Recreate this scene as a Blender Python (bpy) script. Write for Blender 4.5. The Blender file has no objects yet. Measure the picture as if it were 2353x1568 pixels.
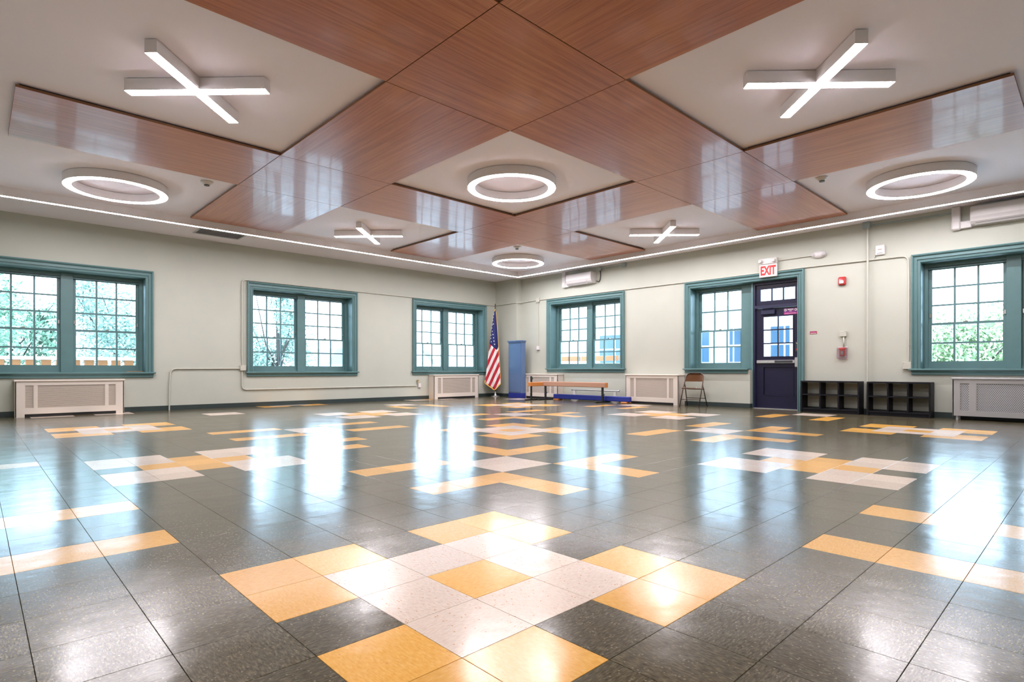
import bpy, math, random
from mathutils import Vector, Matrix

sc = bpy.context.scene
C = sc.collection
PI = math.pi
random.seed(7)

# ------------------------------------------------------------------ camera
YAW = 0.8084            # heading of the lens, from +X towards +Y
FPX = 1297.6            # focal length in pixels of the 2353 px wide frame
EYE = 0.8476
cam = bpy.data.cameras.new('camera')
cam.sensor_width = 36.0
cam.lens = FPX / 2353.0 * 36.0
cam.shift_y = 65.9 / 2353.0
cam.clip_start = 0.05
cam.clip_end = 300
camo = bpy.data.objects.new('camera', cam)
C.objects.link(camo)
camo.location = (0, 0, EYE)
camo.rotation_euler = (PI / 2, 0, YAW - PI / 2)
sc.camera = camo

# ------------------------------------------------------------------ sky
SKY = 3.4
world = bpy.data.worlds.new('overcast_sky')
sc.world = world
world.use_nodes = True
bg = world.node_tree.nodes['Background']
bg.inputs['Color'].default_value = (0.56, 0.79, 1.0, 1)
bg.inputs['Strength'].default_value = SKY
LAMP = 21.0              # radiance of the LED diffusers
LINE = 23.0              # radiance of the perimeter LED line
vs = sc.view_settings
vs.view_transform = 'Standard'
vs.look = 'None'
vs.gamma = 1.0
vs.use_curve_mapping = False
vs.exposure = 1.94
sc.cycles.use_denoising = True
sc.cycles.use_light_tree = False
sc.cycles.max_bounces = 6
sc.cycles.diffuse_bounces = 4
sc.cycles.glossy_bounces = 3
sc.cycles.transmission_bounces = 2
sc.cycles.transparent_max_bounces = 8
sc.cycles.sample_clamp_indirect = 8
sc.cycles.caustics_reflective = False
sc.cycles.caustics_refractive = False

# ------------------------------------------------------------------ helpers
class MB:
    """collects verts / faces of one mesh"""
    def __init__(self):
        self.v = []; self.f = []
    def add(self, vs_, fs):
        o = len(self.v)
        self.v += [tuple(p) for p in vs_]
        self.f += [tuple(i + o for i in f) for f in fs]
        return self
    def box(self, x0, x1, y0, y1, z0, z1):
        if x0 > x1: x0, x1 = x1, x0
        if y0 > y1: y0, y1 = y1, y0
        if z0 > z1: z0, z1 = z1, z0
        return self.add([(x0,y0,z0),(x1,y0,z0),(x1,y1,z0),(x0,y1,z0),(x0,y0,z1),(x1,y0,z1),(x1,y1,z1),(x0,y1,z1)],
                        [(0,3,2,1),(4,5,6,7),(0,1,5,4),(1,2,6,5),(2,3,7,6),(3,0,4,7)])
    def cbox(self, x0, x1, y0, y1, z0, z1, b):
        """box whose front/top edges are chamfered by b on every edge"""
        xs = (x0, x1); ys = (y0, y1); zs = (z0, z1)
        vs_ = []; idx = {}
        for i in (0, 1):
            for j in (0, 1):
                for k in (0, 1):
                    sx = 1 - 2*i; sy = 1 - 2*j; sz = 1 - 2*k
                    for a in range(3):
                        p = [xs[i], ys[j], zs[k]]
                        if a != 0: p[0] += sx*b
                        if a != 1: p[1] += sy*b
                        if a != 2: p[2] += sz*b
                        idx[(i,j,k,a)] = len(vs_); vs_.append(tuple(p))
        fs = []
        for i in (0, 1):
            q = [idx[(i,0,0,0)], idx[(i,1,0,0)], idx[(i,1,1,0)], idx[(i,0,1,0)]]; fs.append(q if i else q[::-1])
            q = [idx[(0,i,0,1)], idx[(0,i,1,1)], idx[(1,i,1,1)], idx[(1,i,0,1)]]; fs.append(q if i else q[::-1])
            q = [idx[(0,0,i,2)], idx[(1,0,i,2)], idx[(1,1,i,2)], idx[(0,1,i,2)]]; fs.append(q if i else q[::-1])
        for i in (0, 1):
            for j in (0, 1):
                fs.append([idx[(i,j,0,0)], idx[(i,j,1,0)], idx[(i,j,1,1)], idx[(i,j,0,1)]])
                fs.append([idx[(i,0,j,0)], idx[(i,1,j,0)], idx[(i,1,j,2)], idx[(i,0,j,2)]])
                fs.append([idx[(0,i,j,1)], idx[(1,i,j,1)], idx[(1,i,j,2)], idx[(0,i,j,2)]])
                for k in (0, 1):
                    fs.append([idx[(i,j,k,0)], idx[(i,j,k,1)], idx[(i,j,k,2)]])
        return self.add(vs_, fs)
    def prism(self, poly, axis, t0, t1):
        """poly: 2-D outline; extruded along axis ('x','y','z') from t0 to t1"""
        n = len(poly)
        def P(p, t):
            return {'x': (t, p[0], p[1]), 'y': (p[0], t, p[1]), 'z': (p[0], p[1], t)}[axis]
        vs_ = [P(p, t0) for p in poly] + [P(p, t1) for p in poly]
        fs = [tuple(range(n))[::-1], tuple(range(n, 2*n))]
        fs += [(i, (i+1) % n, n + (i+1) % n, n + i) for i in range(n)]
        return self.add(vs_, fs)
    def tube(self, path, r, n=8, caps=True):
        pts = [Vector(p) for p in path]
        m = len(pts)
        rr = r if isinstance(r, (list, tuple)) else [r]*m
        rings = []
        up = None
        for i, p in enumerate(pts):
            d = (pts[min(i+1, m-1)] - pts[max(i-1, 0)]).normalized()
            if up is None:
                up = Vector((0, 0, 1)) if abs(d.z) < .9 else Vector((1, 0, 0))
            s = d.cross(up)
            if s.length < 1e-5:
                s = d.cross(Vector((0.31, 0.9, 0.2)))
            s.normalize(); up = s.cross(d).normalized()
            rings.append([p + (s*math.cos(2*PI*k/n) + up*math.sin(2*PI*k/n))*rr[i] for k in range(n)])
        vs_ = [q for g in rings for q in g]
        fs = []
        for i in range(m-1):
            for k in range(n):
                fs.append((i*n+k, i*n+(k+1) % n, (i+1)*n+(k+1) % n, (i+1)*n+k))
        if caps:
            fs.append(tuple(range(n))[::-1]); fs.append(tuple((m-1)*n+k for k in range(n)))
        return self.add(vs_, fs)
    def lathe(self, prof, n=32, c=(0, 0, 0), axis='z', closed=False):
        vs_ = []; m = len(prof)
        for k in range(n):
            a = 2*PI*k/n
            for r, h in prof:
                x, y = r*math.cos(a), r*math.sin(a)
                p = {'z': (x, y, h), 'y': (x, h, y), 'x': (h, x, y)}[axis]
                vs_.append((p[0]+c[0], p[1]+c[1], p[2]+c[2]))
        fs = []
        for k in range(n):
            k2 = (k+1) % n
            for i in range(m if closed else m-1):
                j = (i+1) % m
                fs.append((k*m+i, k2*m+i, k2*m+j, k*m+j))
        if not closed and m > 2:
            if prof[0][0] > 1e-6: fs.append(tuple(k*m for k in range(n))[::-1])
            if prof[-1][0] > 1e-6: fs.append(tuple(k*m+m-1 for k in range(n)))
        return self.add(vs_, fs)
    def build(self, name, mat, parent=None, loc=(0, 0, 0), rot=(0, 0, 0), smooth=False, angle=None):
        me = bpy.data.meshes.new(name)
        me.from_pydata(self.v, [], self.f)
        me.update()
        import bmesh
        bm = bmesh.new(); bm.from_mesh(me)
        bmesh.ops.recalc_face_normals(bm, faces=bm.faces)
        bm.to_mesh(me); bm.free()
        if mat: me.materials.append(mat)
        if smooth:
            me.polygons.foreach_set('use_smooth', [True]*len(me.polygons))
            if angle is not None:
                try: me.set_sharp_from_angle(angle=angle)
                except Exception: pass
        o = bpy.data.objects.new(name, me)
        C.objects.link(o)
        o.location = loc; o.rotation_euler = rot
        if parent: o.parent = parent
        return o

def rbox(x0, x1, y0, y1, z0, z1, b=0.006):
    return MB().cbox(x0, x1, y0, y1, z0, z1, b)

def tag(o, label=None, cat=None, group=None, kind=None):
    if label: o['label'] = label
    if cat: o['category'] = cat
    if group: o['group'] = group
    if kind: o['kind'] = kind
    return o

def empty(name, loc=(0, 0, 0), rz=0.0, label=None, cat=None, group=None, kind=None):
    o = bpy.data.objects.new(name, None)
    o.empty_display_size = 0.1
    C.objects.link(o); o.location = loc; o.rotation_euler = (0, 0, rz)
    return tag(o, label, cat, group, kind)

def text_part(name, body, size, mat, parent, loc, rot, ext=0.001, sx=1.0, align='CENTER', bold=0.0):
    cu = bpy.data.curves.new(name, 'FONT')
    cu.body = body; cu.size = size; cu.extrude = ext; cu.align_x = align; cu.align_y = 'CENTER'
    cu.offset = bold
    t = bpy.data.objects.new(name, cu); C.objects.link(t)
    dg = bpy.context.evaluated_depsgraph_get()
    me = bpy.data.meshes.new_from_object(t.evaluated_get(dg))
    bpy.data.objects.remove(t); bpy.data.curves.remove(cu)
    me.materials.clear(); me.materials.append(mat)
    o = bpy.data.objects.new(name, me); C.objects.link(o)
    o.parent = parent; o.location = loc; o.rotation_euler = rot; o.scale = (sx, 1, 1)
    return o

def bend(pts, r, n=6):
    """polyline with rounded corners"""
    P = [Vector(p) for p in pts]
    out = [P[0]]
    for i in range(1, len(P)-1):
        a = (P[i-1]-P[i]); b = (P[i+1]-P[i])
        rr = min(r, a.length*.49, b.length*.49)
        A = P[i] + a.normalized()*rr; B = P[i] + b.normalized()*rr
        for k in range(n+1):
            t = k/n
            out.append(A*(1-t)**2 + P[i]*2*t*(1-t) + B*t*t)
    out.append(P[-1])
    return out

# ------------------------------------------------------------------ materials
M = {}
def pm(name, col, rough=0.5, metal=0.0, spec=0.5, coat=0.0, coat_rough=0.05):
    m = bpy.data.materials.new(name); m.use_nodes = True
    b = m.node_tree.nodes['Principled BSDF']
    b.inputs['Base Color'].default_value = (*col, 1)
    b.inputs['Roughness'].default_value = rough
    b.inputs['Metallic'].default_value = metal
    b.inputs['Specular IOR Level'].default_value = spec
    b.inputs['Coat Weight'].default_value = coat
    b.inputs['Coat Roughness'].default_value = coat_rough
    M[name] = m
    return m

class NT:
    def __init__(self, m):
        self.m = m; self.t = m.node_tree; self.b = self.t.nodes['Principled BSDF']
    def n(self, typ, **kw):
        nd = self.t.nodes.new(typ)
        for k, v in kw.items():
            if k in nd.inputs.keys() if not hasattr(nd, k) else False:
                nd.inputs[k].default_value = v
            elif hasattr(nd, k): setattr(nd, k, v)
        return nd
    def l(self, a, b): self.t.links.new(a, b)
    def math(self, op, a, b=None, c=None):
        nd = self.t.nodes.new('ShaderNodeMath'); nd.operation = op
        for i, x in enumerate((a, b, c)):
            if x is None: continue
            if isinstance(x, (int, float)): nd.inputs[i].default_value = x
            else: self.l(x, nd.inputs[i])
        return nd.outputs[0]
    def noise(self, vec, scale, detail=3, rough=0.5):
        nd = self.t.nodes.new('ShaderNodeTexNoise')
        nd.inputs['Scale'].default_value = scale; nd.inputs['Detail'].default_value = detail
        nd.inputs['Roughness'].default_value = rough
        if vec is not None: self.l(vec, nd.inputs['Vector'])
        return nd.outputs['Fac']
    def ramp(self, fac, stops):
        nd = self.t.nodes.new('ShaderNodeValToRGB')
        e = nd.color_ramp.elements
        while len(e) < len(stops): e.new(0.5)
        for i, (p, c) in enumerate(stops):
            e[i].position = p; e[i].color = (*c, 1) if len(c) == 3 else c
        self.l(fac, nd.inputs[0]); return nd.outputs[0]
    def mix(self, fac, a, b):
        nd = self.t.nodes.new('ShaderNodeMix'); nd.data_type = 'RGBA'
        for s, x in ((nd.inputs[0], fac), (nd.inputs[6], a), (nd.inputs[7], b)):
            if isinstance(x, (int, float)): s.default_value = x
            elif isinstance(x, tuple): s.default_value = (*x, 1)
            else: self.l(x, s)
        return nd.outputs[2]
    def mapping(self, vec, scale=(1, 1, 1), loc=(0, 0, 0)):
        nd = self.t.nodes.new('ShaderNodeMapping')
        nd.inputs['Scale'].default_value = scale; nd.inputs['Location'].default_value = loc
        self.l(vec, nd.inputs['Vector']); return nd.outputs[0]
    def bump(self, h, strength=0.1, dist=0.01):
        nd = self.t.nodes.new('ShaderNodeBump')
        nd.inputs['Strength'].default_value = strength; nd.inputs['Distance'].default_value = dist
        self.l(h, nd.inputs['Height']); self.l(nd.outputs[0], self.b.inputs['Normal']); return nd
    def obj(self): return self.t.nodes.new('ShaderNodeTexCoord').outputs['Object']
    def pos(self): return self.t.nodes.new('ShaderNodeNewGeometry').outputs['Position']

def paint(name, col, rough=0.45, var=0.04, scale=3.0, bump=0.03):
    m = pm(name, col, rough); t = NT(m)
    p = t.pos()
    f = t.noise(p, scale, 4)
    d = tuple(max(0, c*(1-var)) for c in col); u = tuple(min(1, c*(1+var)) for c in col)
    t.l(t.ramp(f, [(0.3, d), (0.7, u)]), t.b.inputs['Base Color'])
    t.bump(t.noise(p, 140, 2), bump, 0.004)
    return m

paint('wall_paint', (0.455, 0.47, 0.405), 0.55, 0.03, 1.3, 0.06)
paint('ceiling_paint', (0.93, 0.89, 0.975), 0.7, 0.02, 0.8, 0.03)
paint('teal_trim', (0.10, 0.20, 0.205), 0.38, 0.05, 6.0, 0.04)
paint('baseboard_vinyl', (0.022, 0.036, 0.034), 0.45, 0.1, 4.0, 0.02)
pm('fixture_white', (0.74, 0.71, 0.72), 0.5)
pm('plastic_white', (0.64, 0.615, 0.61), 0.35)
pm('plastic_dark', (0.03, 0.035, 0.04), 0.4)
pm('beige_enamel', (0.64, 0.575, 0.505), 0.4)
pm('steel', (0.62, 0.62, 0.63), 0.28, 0.9)
pm('grey_enamel', (0.45, 0.45, 0.46), 0.3, 0.45)
pm('chrome', (0.8, 0.8, 0.8), 0.15, 1.0)
pm('brass', (0.75, 0.55, 0.25), 0.3, 1.0)
pm('black_metal', (0.012, 0.012, 0.014), 0.45)
pm('rubber', (0.02, 0.02, 0.02), 0.7)
pm('slab_dark', (0.045, 0.045, 0.04), 0.7)
pm('navy_door', (0.007, 0.0065, 0.030), 0.4, spec=0.35)
pm('navy_edge', (0.010, 0.012, 0.045), 0.4)
pm('sign_white', (0.62, 0.585, 0.57), 0.4)
pm('sign_red', (0.62, 0.012, 0.010), 0.5)
pm('alarm_red', (0.42, 0.008, 0.012), 0.3, coat=0.4)
pm('lens_white', (0.85, 0.83, 0.8), 0.15)
pm('sign_purple', (0.16, 0.02, 0.16), 0.4)
pm('sign_magenta', (0.42, 0.03, 0.22), 0.4)
pm('plaque_maroon', (0.30, 0.03, 0.07), 0.4)
pm('ink_dark', (0.02, 0.015, 0.03), 0.5)
pm('suede_tan', (0.42, 0.23, 0.15), 0.8)
pm('wood_orange', (0.55, 0.20, 0.045), 0.4)
pm('vinyl_blue', (0.012, 0.025, 0.24), 0.5)
pm('chair_brown', (0.11, 0.05, 0.022), 0.22, 0.35, coat=0.6)
pm('chair_frame', (0.07, 0.04, 0.025), 0.3, 0.5)
pm('shelf_black', (0.004, 0.004, 0.007), 0.5, spec=0.25)
pm('flag_white', (0.78, 0.74, 0.72), 0.8)
pm('fringe_gold', (0.80, 0.50, 0.08), 0.6)
pm('pole_dark', (0.06, 0.03, 0.015), 0.35)
pm('bark', (0.05, 0.042, 0.036), 0.9)
pm('building_white', (0.80, 0.80, 0.80), 0.6)
pm('terracotta', (0.34, 0.13, 0.045), 0.7)
pm('far_glass', (0.04, 0.09, 0.15), 0.15)
pm('roof_grey', (0.16, 0.15, 0.16), 0.7)
pm('vent_grey', (0.50, 0.53, 0.55), 0.5)
paint('conduit_paint', (0.50, 0.495, 0.425), 0.35, 0.02, 3, 0.01)
paint('conduit_grey', (0.30, 0.37, 0.38), 0.4, 0.02, 3, 0.01)

def emis(name, col, strength):
    m = bpy.data.materials.new(name); m.use_nodes = True
    b = m.node_tree.nodes['Principled BSDF']
    b.inputs['Base Color'].default_value = (0.9, 0.9, 0.9, 1)
    b.inputs['Emission Color'].default_value = (*col, 1)
    b.inputs['Emission Strength'].default_value = strength
    m.cycles.emission_sampling = 'FRONT_BACK'
    M[name] = m
emis('led_diffuser', (1.0, 0.94, 0.99), LAMP)
emis('led_line', (1.0, 0.94, 0.99), LINE)

# window glass: thin clear sheet
m = bpy.data.materials.new('window_glass'); m.use_nodes = True
nt = m.node_tree; nt.nodes.clear()
o_ = nt.nodes.new('ShaderNodeOutputMaterial'); mx = nt.nodes.new('ShaderNodeMixShader')
tr = nt.nodes.new('ShaderNodeBsdfTransparent'); gl = nt.nodes.new('ShaderNodeBsdfGlossy'); fr = nt.nodes.new('ShaderNodeFresnel')
tr.inputs[0].default_value = (0.95, 0.98, 1.0, 1); gl.inputs['Roughness'].default_value = 0.02; fr.inputs[0].default_value = 1.45
nt.links.new(fr.outputs[0], mx.inputs[0]); nt.links.new(tr.outputs[0], mx.inputs[1]); nt.links.new(gl.outputs[0], mx.inputs[2]); nt.links.new(mx.outputs[0], o_.inputs[0])
M['window_glass'] = m
# clear polycarbonate cover
m = bpy.data.materials.new('clear_cover'); m.use_nodes = True
nt = m.node_tree; nt.nodes.clear()
o_ = nt.nodes.new('ShaderNodeOutputMaterial'); mx = nt.nodes.new('ShaderNodeMixShader')
tr = nt.nodes.new('ShaderNodeBsdfTransparent'); gl = nt.nodes.new('ShaderNodeBsdfGlossy')
tr.inputs[0].default_value = (0.90, 0.80, 0.84, 1); gl.inputs['Roughness'].default_value = 0.12; mx.inputs[0].default_value = 0.18
nt.links.new(tr.outputs[0], mx.inputs[1]); nt.links.new(gl.outputs[0], mx.inputs[2]); nt.links.new(mx.outputs[0], o_.inputs[0])
M['clear_cover'] = m

# vinyl composition floor tile, grain turned a quarter on every other tile
TILE = 0.3048
TX0, TY0 = 1.345, 1.6068
def tile_mat(name, dark, mid, light, speck, speck_amt, rough):
    m = pm(name, mid, rough, spec=0.34); t = NT(m)
    p = t.pos()
    sep = t.t.nodes.new('ShaderNodeSeparateXYZ'); t.l(p, sep.inputs[0])
    ix = t.math('FLOOR', t.math('DIVIDE', t.math('SUBTRACT', sep.outputs[0], TX0), TILE))
    iy = t.math('FLOOR', t.math('DIVIDE', t.math('SUBTRACT', sep.outputs[1], TY0), TILE))
    par = t.math('MODULO', t.math('ADD', t.math('ADD', ix, iy), 200), 2)
    cx_ = t.mapping(p, (38, 150, 1)); cy_ = t.mapping(p, (150, 38, 1))
    na = t.noise(cx_, 1.0, 4, 0.62); nb = t.noise(cy_, 1.0, 4, 0.62)
    mixn = t.t.nodes.new('ShaderNodeMix'); mixn.data_type = 'FLOAT'
    t.l(par, mixn.inputs[0]); t.l(na, mixn.inputs[2]); t.l(nb, mixn.inputs[3])
    col = t.ramp(mixn.outputs[0], [(0.30, dark), (0.5, mid), (0.72, light)])
    # per tile shade
    cmb = t.t.nodes.new('ShaderNodeCombineXYZ'); t.l(ix, cmb.inputs[0]); t.l(iy, cmb.inputs[1])
    wn = t.t.nodes.new('ShaderNodeTexWhiteNoise'); wn.noise_dimensions = '2D'; t.l(cmb.outputs[0], wn.inputs['Vector'])
    fac = t.math('ADD', t.math('MULTIPLY', wn.outputs['Value'], 0.20), 0.90)
    hs = t.t.nodes.new('ShaderNodeHueSaturation'); t.l(fac, hs.inputs['Value']); t.l(col, hs.inputs['Color'])
    # chips
    vo = t.t.nodes.new('ShaderNodeTexVoronoi'); vo.inputs['Scale'].default_value = 95
    t.l(p, vo.inputs['Vector'])
    sepc = t.t.nodes.new('ShaderNodeSeparateColor'); t.l(vo.outputs['Color'], sepc.inputs[0])
    chip = t.math('MULTIPLY', t.math('LESS_THAN', vo.outputs['Distance'], 0.30), t.math('GREATER_THAN', sepc.outputs[0], 1 - speck_amt))
    t.l(t.mix(chip, hs.outputs[0], speck), t.b.inputs['Base Color'])
    # worn polish
    rn = t.noise(p, 2.2, 4)
    t.l(t.math('ADD', t.math('MULTIPLY', rn, 0.12), rough - 0.06), t.b.inputs['Roughness'])
    bnode = t.bump(t.noise(p, 5.0, 2), 0.10, 0.02)
    return m
tile_mat('tile_grey', (0.030, 0.026, 0.013), (0.078, 0.067, 0.038), (0.165, 0.142, 0.088), (0.20, 0.175, 0.115), 0.16, 0.19)
tile_mat('tile_yellow', (0.64, 0.32, 0.055), (0.73, 0.385, 0.080), (0.79, 0.46, 0.14), (0.60, 0.26, 0.05), 0.04, 0.19)
tile_mat('tile_white', (0.58, 0.47, 0.38), (0.68, 0.565, 0.47), (0.74, 0.64, 0.55), (0.52, 0.27, 0.10), 0.10, 0.19)

# sapele-like veneer for the ceiling panels (grain along local x)
m = pm('panel_veneer', (0.30, 0.13, 0.07), 0.30, spec=0.4, coat=0.18, coat_rough=0.06); t = NT(m)
oc = t.obj()
inf = t.t.nodes.new('ShaderNodeObjectInfo')
off = t.t.nodes.new('ShaderNodeVectorMath'); off.operation = 'ADD'
sc3 = t.t.nodes.new('ShaderNodeCombineXYZ')
t.l(t.math('MULTIPLY', inf.outputs['Random'], 37.0), sc3.inputs[0]); t.l(t.math('MULTIPLY', inf.outputs['Random'], 91.0), sc3.inputs[1])
t.l(oc, off.inputs[0]); t.l(sc3.outputs[0], off.inputs[1])
g1 = t.noise(t.mapping(off.outputs[0], (0.55, 24, 1)), 1.0, 5, 0.6)
g2 = t.noise(t.mapping(off.outputs[0], (4, 190, 1)), 1.0, 3, 0.6)
gr = t.math('ADD', t.math('MULTIPLY', g1, 0.55), t.math('MULTIPLY', g2, 0.45))
t.l(t.ramp(gr, [(0.30, (0.25, 0.070, 0.032)), (0.5, (0.50, 0.170, 0.075)), (0.72, (0.66, 0.28, 0.13))]), t.b.inputs['Base Color'])
t.l(t.math('ADD', t.math('MULTIPLY', g2, 0.18), 0.24), t.b.inputs['Roughness'])
t.bump(g2, 0.06, 0.003)
pm('panel_edge', (0.20, 0.085, 0.03), 0.5)

# perforated sheet
def perf(name, metal_col, hole_col, pitch, metal=0.0):
    m = pm(name, metal_col, 0.4, metal); t = NT(m)
    sep = t.t.nodes.new('ShaderNodeSeparateXYZ'); t.l(t.obj(), sep.inputs[0])
    u = t.math('DIVIDE', sep.outputs[0], pitch); v = t.math('DIVIDE', sep.outputs[2], pitch*0.866)
    row = t.math('FLOOR', v)
    sh = t.math('MULTIPLY', t.math('MODULO', t.math('ADD', row, 400), 2), 0.5)
    fu = t.math('SUBTRACT', t.math('FRACT', t.math('ADD', u, sh)), 0.5)
    fv = t.math('SUBTRACT', t.math('FRACT', v), 0.5)
    d = t.math('SQRT', t.math('ADD', t.math('MULTIPLY', fu, fu), t.math('MULTIPLY', fv, fv)))
    hole = t.math('LESS_THAN', d, 0.33)
    t.l(t.mix(hole, metal_col, hole_col), t.b.inputs['Base Color'])
    t.bump(t.math('SUBTRACT', 1.0, hole), 0.6, 0.003)
perf('perforated_beige', (0.56, 0.49, 0.42), (0.10, 0.075, 0.055), 0.017)
perf('perforated_steel', (0.50, 0.50, 0.51), (0.04, 0.045, 0.06), 0.024, 0.3)

# leaves
def leaf_mat(name, a, b):
    m = pm(name, a, 0.6); t = NT(m)
    g = t.t.nodes.new('ShaderNodeNewGeometry')
    t.l(t.ramp(g.outputs['Random Per Island'], [(0.0, a), (1.0, b)]), t.b.inputs['Base Color'])
    t.b.inputs['Subsurface Weight'].default_value = 0.0
    t.b.inputs['Transmission Weight'].default_value = 0.0
    return m
leaf_mat('leaf_fresh', (0.07, 0.18, 0.10), (0.36, 0.48, 0.36))
leaf_mat('leaf_pale', (0.11, 0.20, 0.155), (0.42, 0.52, 0.45))
leaf_mat('leaf_olive', (0.10, 0.18, 0.065), (0.46, 0.54, 0.30))
paint('lawn', (0.68, 0.67, 0.65), 0.9, 0.2, 0.6, 0.0)  # pale grey ground colour, lightened to bounce more daylight indoors

# ------------------------------------------------------------------ the room
XR, YL = 12.35, 13.46        # wall with the door (x = XR), wall with three windows (y = YL)
XB, YB = -0.78, -1.38        # the two walls behind the lens
H = 3.66
TH = 0.45

def wall_mesh(name, length, height, holes, loc, rot, label):
    us = sorted({0.0, length} | {h[0] for h in holes} | {h[1] for h in holes})
    zs = sorted({-0.05, height} | {h[2] for h in holes} | {h[3] for h in holes})
    mb = MB()
    for a, b in zip(us, us[1:]):
        for c, d in zip(zs, zs[1:]):
            mu, mz = (a+b)/2, (c+d)/2
            if any(h[0] < mu < h[1] and h[2] < mz < h[3] for h in holes): continue
            mb.box(a, b, 0, TH, c, d)
    o = mb.build(name, M['wall_paint'], None, loc, rot)
    return tag(o, label, 'wall', kind='structure')

WW = 2.744                    # width over the casing
CS, CHD = 0.14, 0.155         # casing widths
ROT_R = (0, 0, -PI/2)
# (left edge, z of apron bottom, z of casing top)
LEFT_W = [(-0.067, 0.69, 2.855), (4.509, 0.69, 2.855), (8.965, 0.70, 2.86)]
RIGHT_W = [(YL - 11.40, 0.775, 2.91), (YL - 2.406, 0.755, 2.925)]
def hole_of(x, zb, zt, x_off=0.0):
    return (x + CS - 0.02 - x_off, x + WW - CS + 0.02 - x_off, zb + 0.08, zt - CHD + 0.02)
DX0 = YL - 6.915              # unit with window and door: left edge in wall coordinates
DW = 2.681
D_SPLIT = 1.555               # where the door opening starts
D_ZB, D_ZT = 0.765, 2.92
wall_mesh('wall_left', XR - XB + TH, H + .3, [hole_of(*w, XB) for w in LEFT_W], (XB, YL, 0), (0, 0, 0), 'pale sage wall with three teal double windows')
rh = [hole_of(*w) for w in RIGHT_W]
rh.append((DX0 + CS - .02, DX0 + D_SPLIT, D_ZB + .08, D_ZT - CHD + .02))
rh.append((DX0 + D_SPLIT, DX0 + DW - CS + .02, -0.04, D_ZT - CHD + .02))
wall_mesh('wall_right', YL - YB + TH, H + .3, rh, (XR, YL, 0), ROT_R, 'pale sage wall with the navy exit door')
wb = MB().box(XB - .3, XB, YB - .3, YL + TH, -.05, H + .3).build('wall_back', M['wall_paint']); tag(wb, 'plain sage wall left of the viewpoint', 'wall', kind='structure')
wn = MB().box(XB, XR + TH, YB - .3, YB, -.05, H + .3).build('wall_near', M['wall_paint']); tag(wn, 'plain sage wall right of the viewpoint', 'wall', kind='structure')
pil = MB().box(12.13, XR, 12.50, YL, 0, H).build('wall_pilaster', M['wall_paint']); tag(pil, 'shallow sage pilaster in the corner behind the flag', 'pilaster', kind='structure')

# floor slab and tiles
fl = MB().box(XB, XR + TH, YB, YL + TH, -0.12, -0.0045).build('floor', M['slab_dark'])
tag(fl, 'glossy grey tile floor with yellow and white patterns', 'floor', kind='structure')
CROSSINGS = {(0, 0): 'ABCd', (0, -1): 'B', (-1, 0): 'D', (1, 0): 'AB', (0, 1): 'ABC', (0, 2): 'A', (1, 1): 'ABC', (1, 2): 'A', (2, 1): 'C'}
EXTRA = {(16, -4): 2, (16, -5): 2, (15, 5): 1, (15, 6): 1, (13, 4): 1, (13, 5): 1}
def tile_colour(i, j):
    m_, n_ = (i + 6)//13, (j + 6)//13
    a, b = abs(i - 13*m_), abs(j - 13*n_)
    if (m_ + n_) % 2 == 0:
        if a == 0 and b == 0: return 1
        if a <= 1 and b <= 1: return 2
        if a in (1, 2) and b in (1, 2): return 1
    else:
        if (a == 0 and b <= 1) or (b == 0 and a <= 1): return 1
        if a in (1, 2) and b in (1, 2): return 2
    # stripe pairs and the white square where the bands cross
    if a == 6 and b == 6: return 2
    p, q = (i - 1)//13, (j - 1)//13
    u, v = i - 13*p, j - 13*q           # 1..13 within the crossing cell
    arms = CROSSINGS.get((p, q), '')
    if u in (5, 8) and ((3 <= v <= 5 and 'A' in arms) or (8 <= v <= 10 and 'B' in arms)): return 1
    if v in (5, 8) and ((3 <= u <= 5 and 'C' in arms) or (8 <= u <= 10 and 'D' in arms)): return 1
    if v == 8 and 8 <= u <= 10 and 'd' in arms: return 1
    if (i, j) in EXTRA: return EXTRA[(i, j)]
    return 0
def pj(x, y, z):
    s, c = math.sin(YAW), math.cos(YAW)
    r, d = x*s - y*c, y*s + x*c
    return (1176.5 + FPX*r/d, 849.9 - FPX*(z - EYE)/d) if d > .05 else None
tiles = []
j0, j1 = math.floor((XB - TX0)/TILE), math.ceil((XR + .4 - TX0)/TILE)
i0, i1 = math.floor((YB - TY0)/TILE), math.ceil((YL - TY0)/TILE)
for i in range(i0, i1):
    for j in range(j0, j1):
        x, y = TX0 + j*TILE, TY0 + i*TILE
        q = [pj(x + a*TILE, y + b*TILE, 0) for a, b in ((0, 0), (1, 0), (1, 1), (0, 1))]
        area = 0.0
        if all(q):
            q = [(min(max(p[0], 0), 2353), min(max(p[1], 0), 1568)) for p in q]
            area = abs(sum(q[k][0]*q[(k+1) % 4][1] - q[(k+1) % 4][0]*q[k][1] for k in range(4)))/2
        tiles.append((area, i, j))
tiles.sort(reverse=True)
TN = ('tile_grey', 'tile_yellow', 'tile_white')
tmesh = []
for k in range(3):
    g = 0.0007
    o = MB().cbox(g, TILE - g, g, TILE - g, -0.004, 0.0, 0.0009).build('floor_tile', M[TN[k]], fl)
    tmesh.append(o.data); bpy.data.objects.remove(o)
for area, i, j in tiles[:300]:
    o = bpy.data.objects.new('floor_tile', tmesh[tile_colour(i, j)]); C.objects.link(o)
    o.parent = fl; o.location = (TX0 + j*TILE, TY0 + i*TILE, 0)
rest = MB(); rmat = []
for area, i, j in tiles[300:]:
    x, y, g = TX0 + j*TILE, TY0 + i*TILE, 0.0007
    x0, x1 = max(x + g, XB), min(x + TILE - g, XR + .40)
    y0, y1 = max(y + g, YB), min(y + TILE - g, YL)
    if x1 <= x0 or y1 <= y0: continue
    rest.box(x0, x1, y0, y1, -0.004, 0.0); rmat += [tile_colour(i, j)]*6
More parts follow.
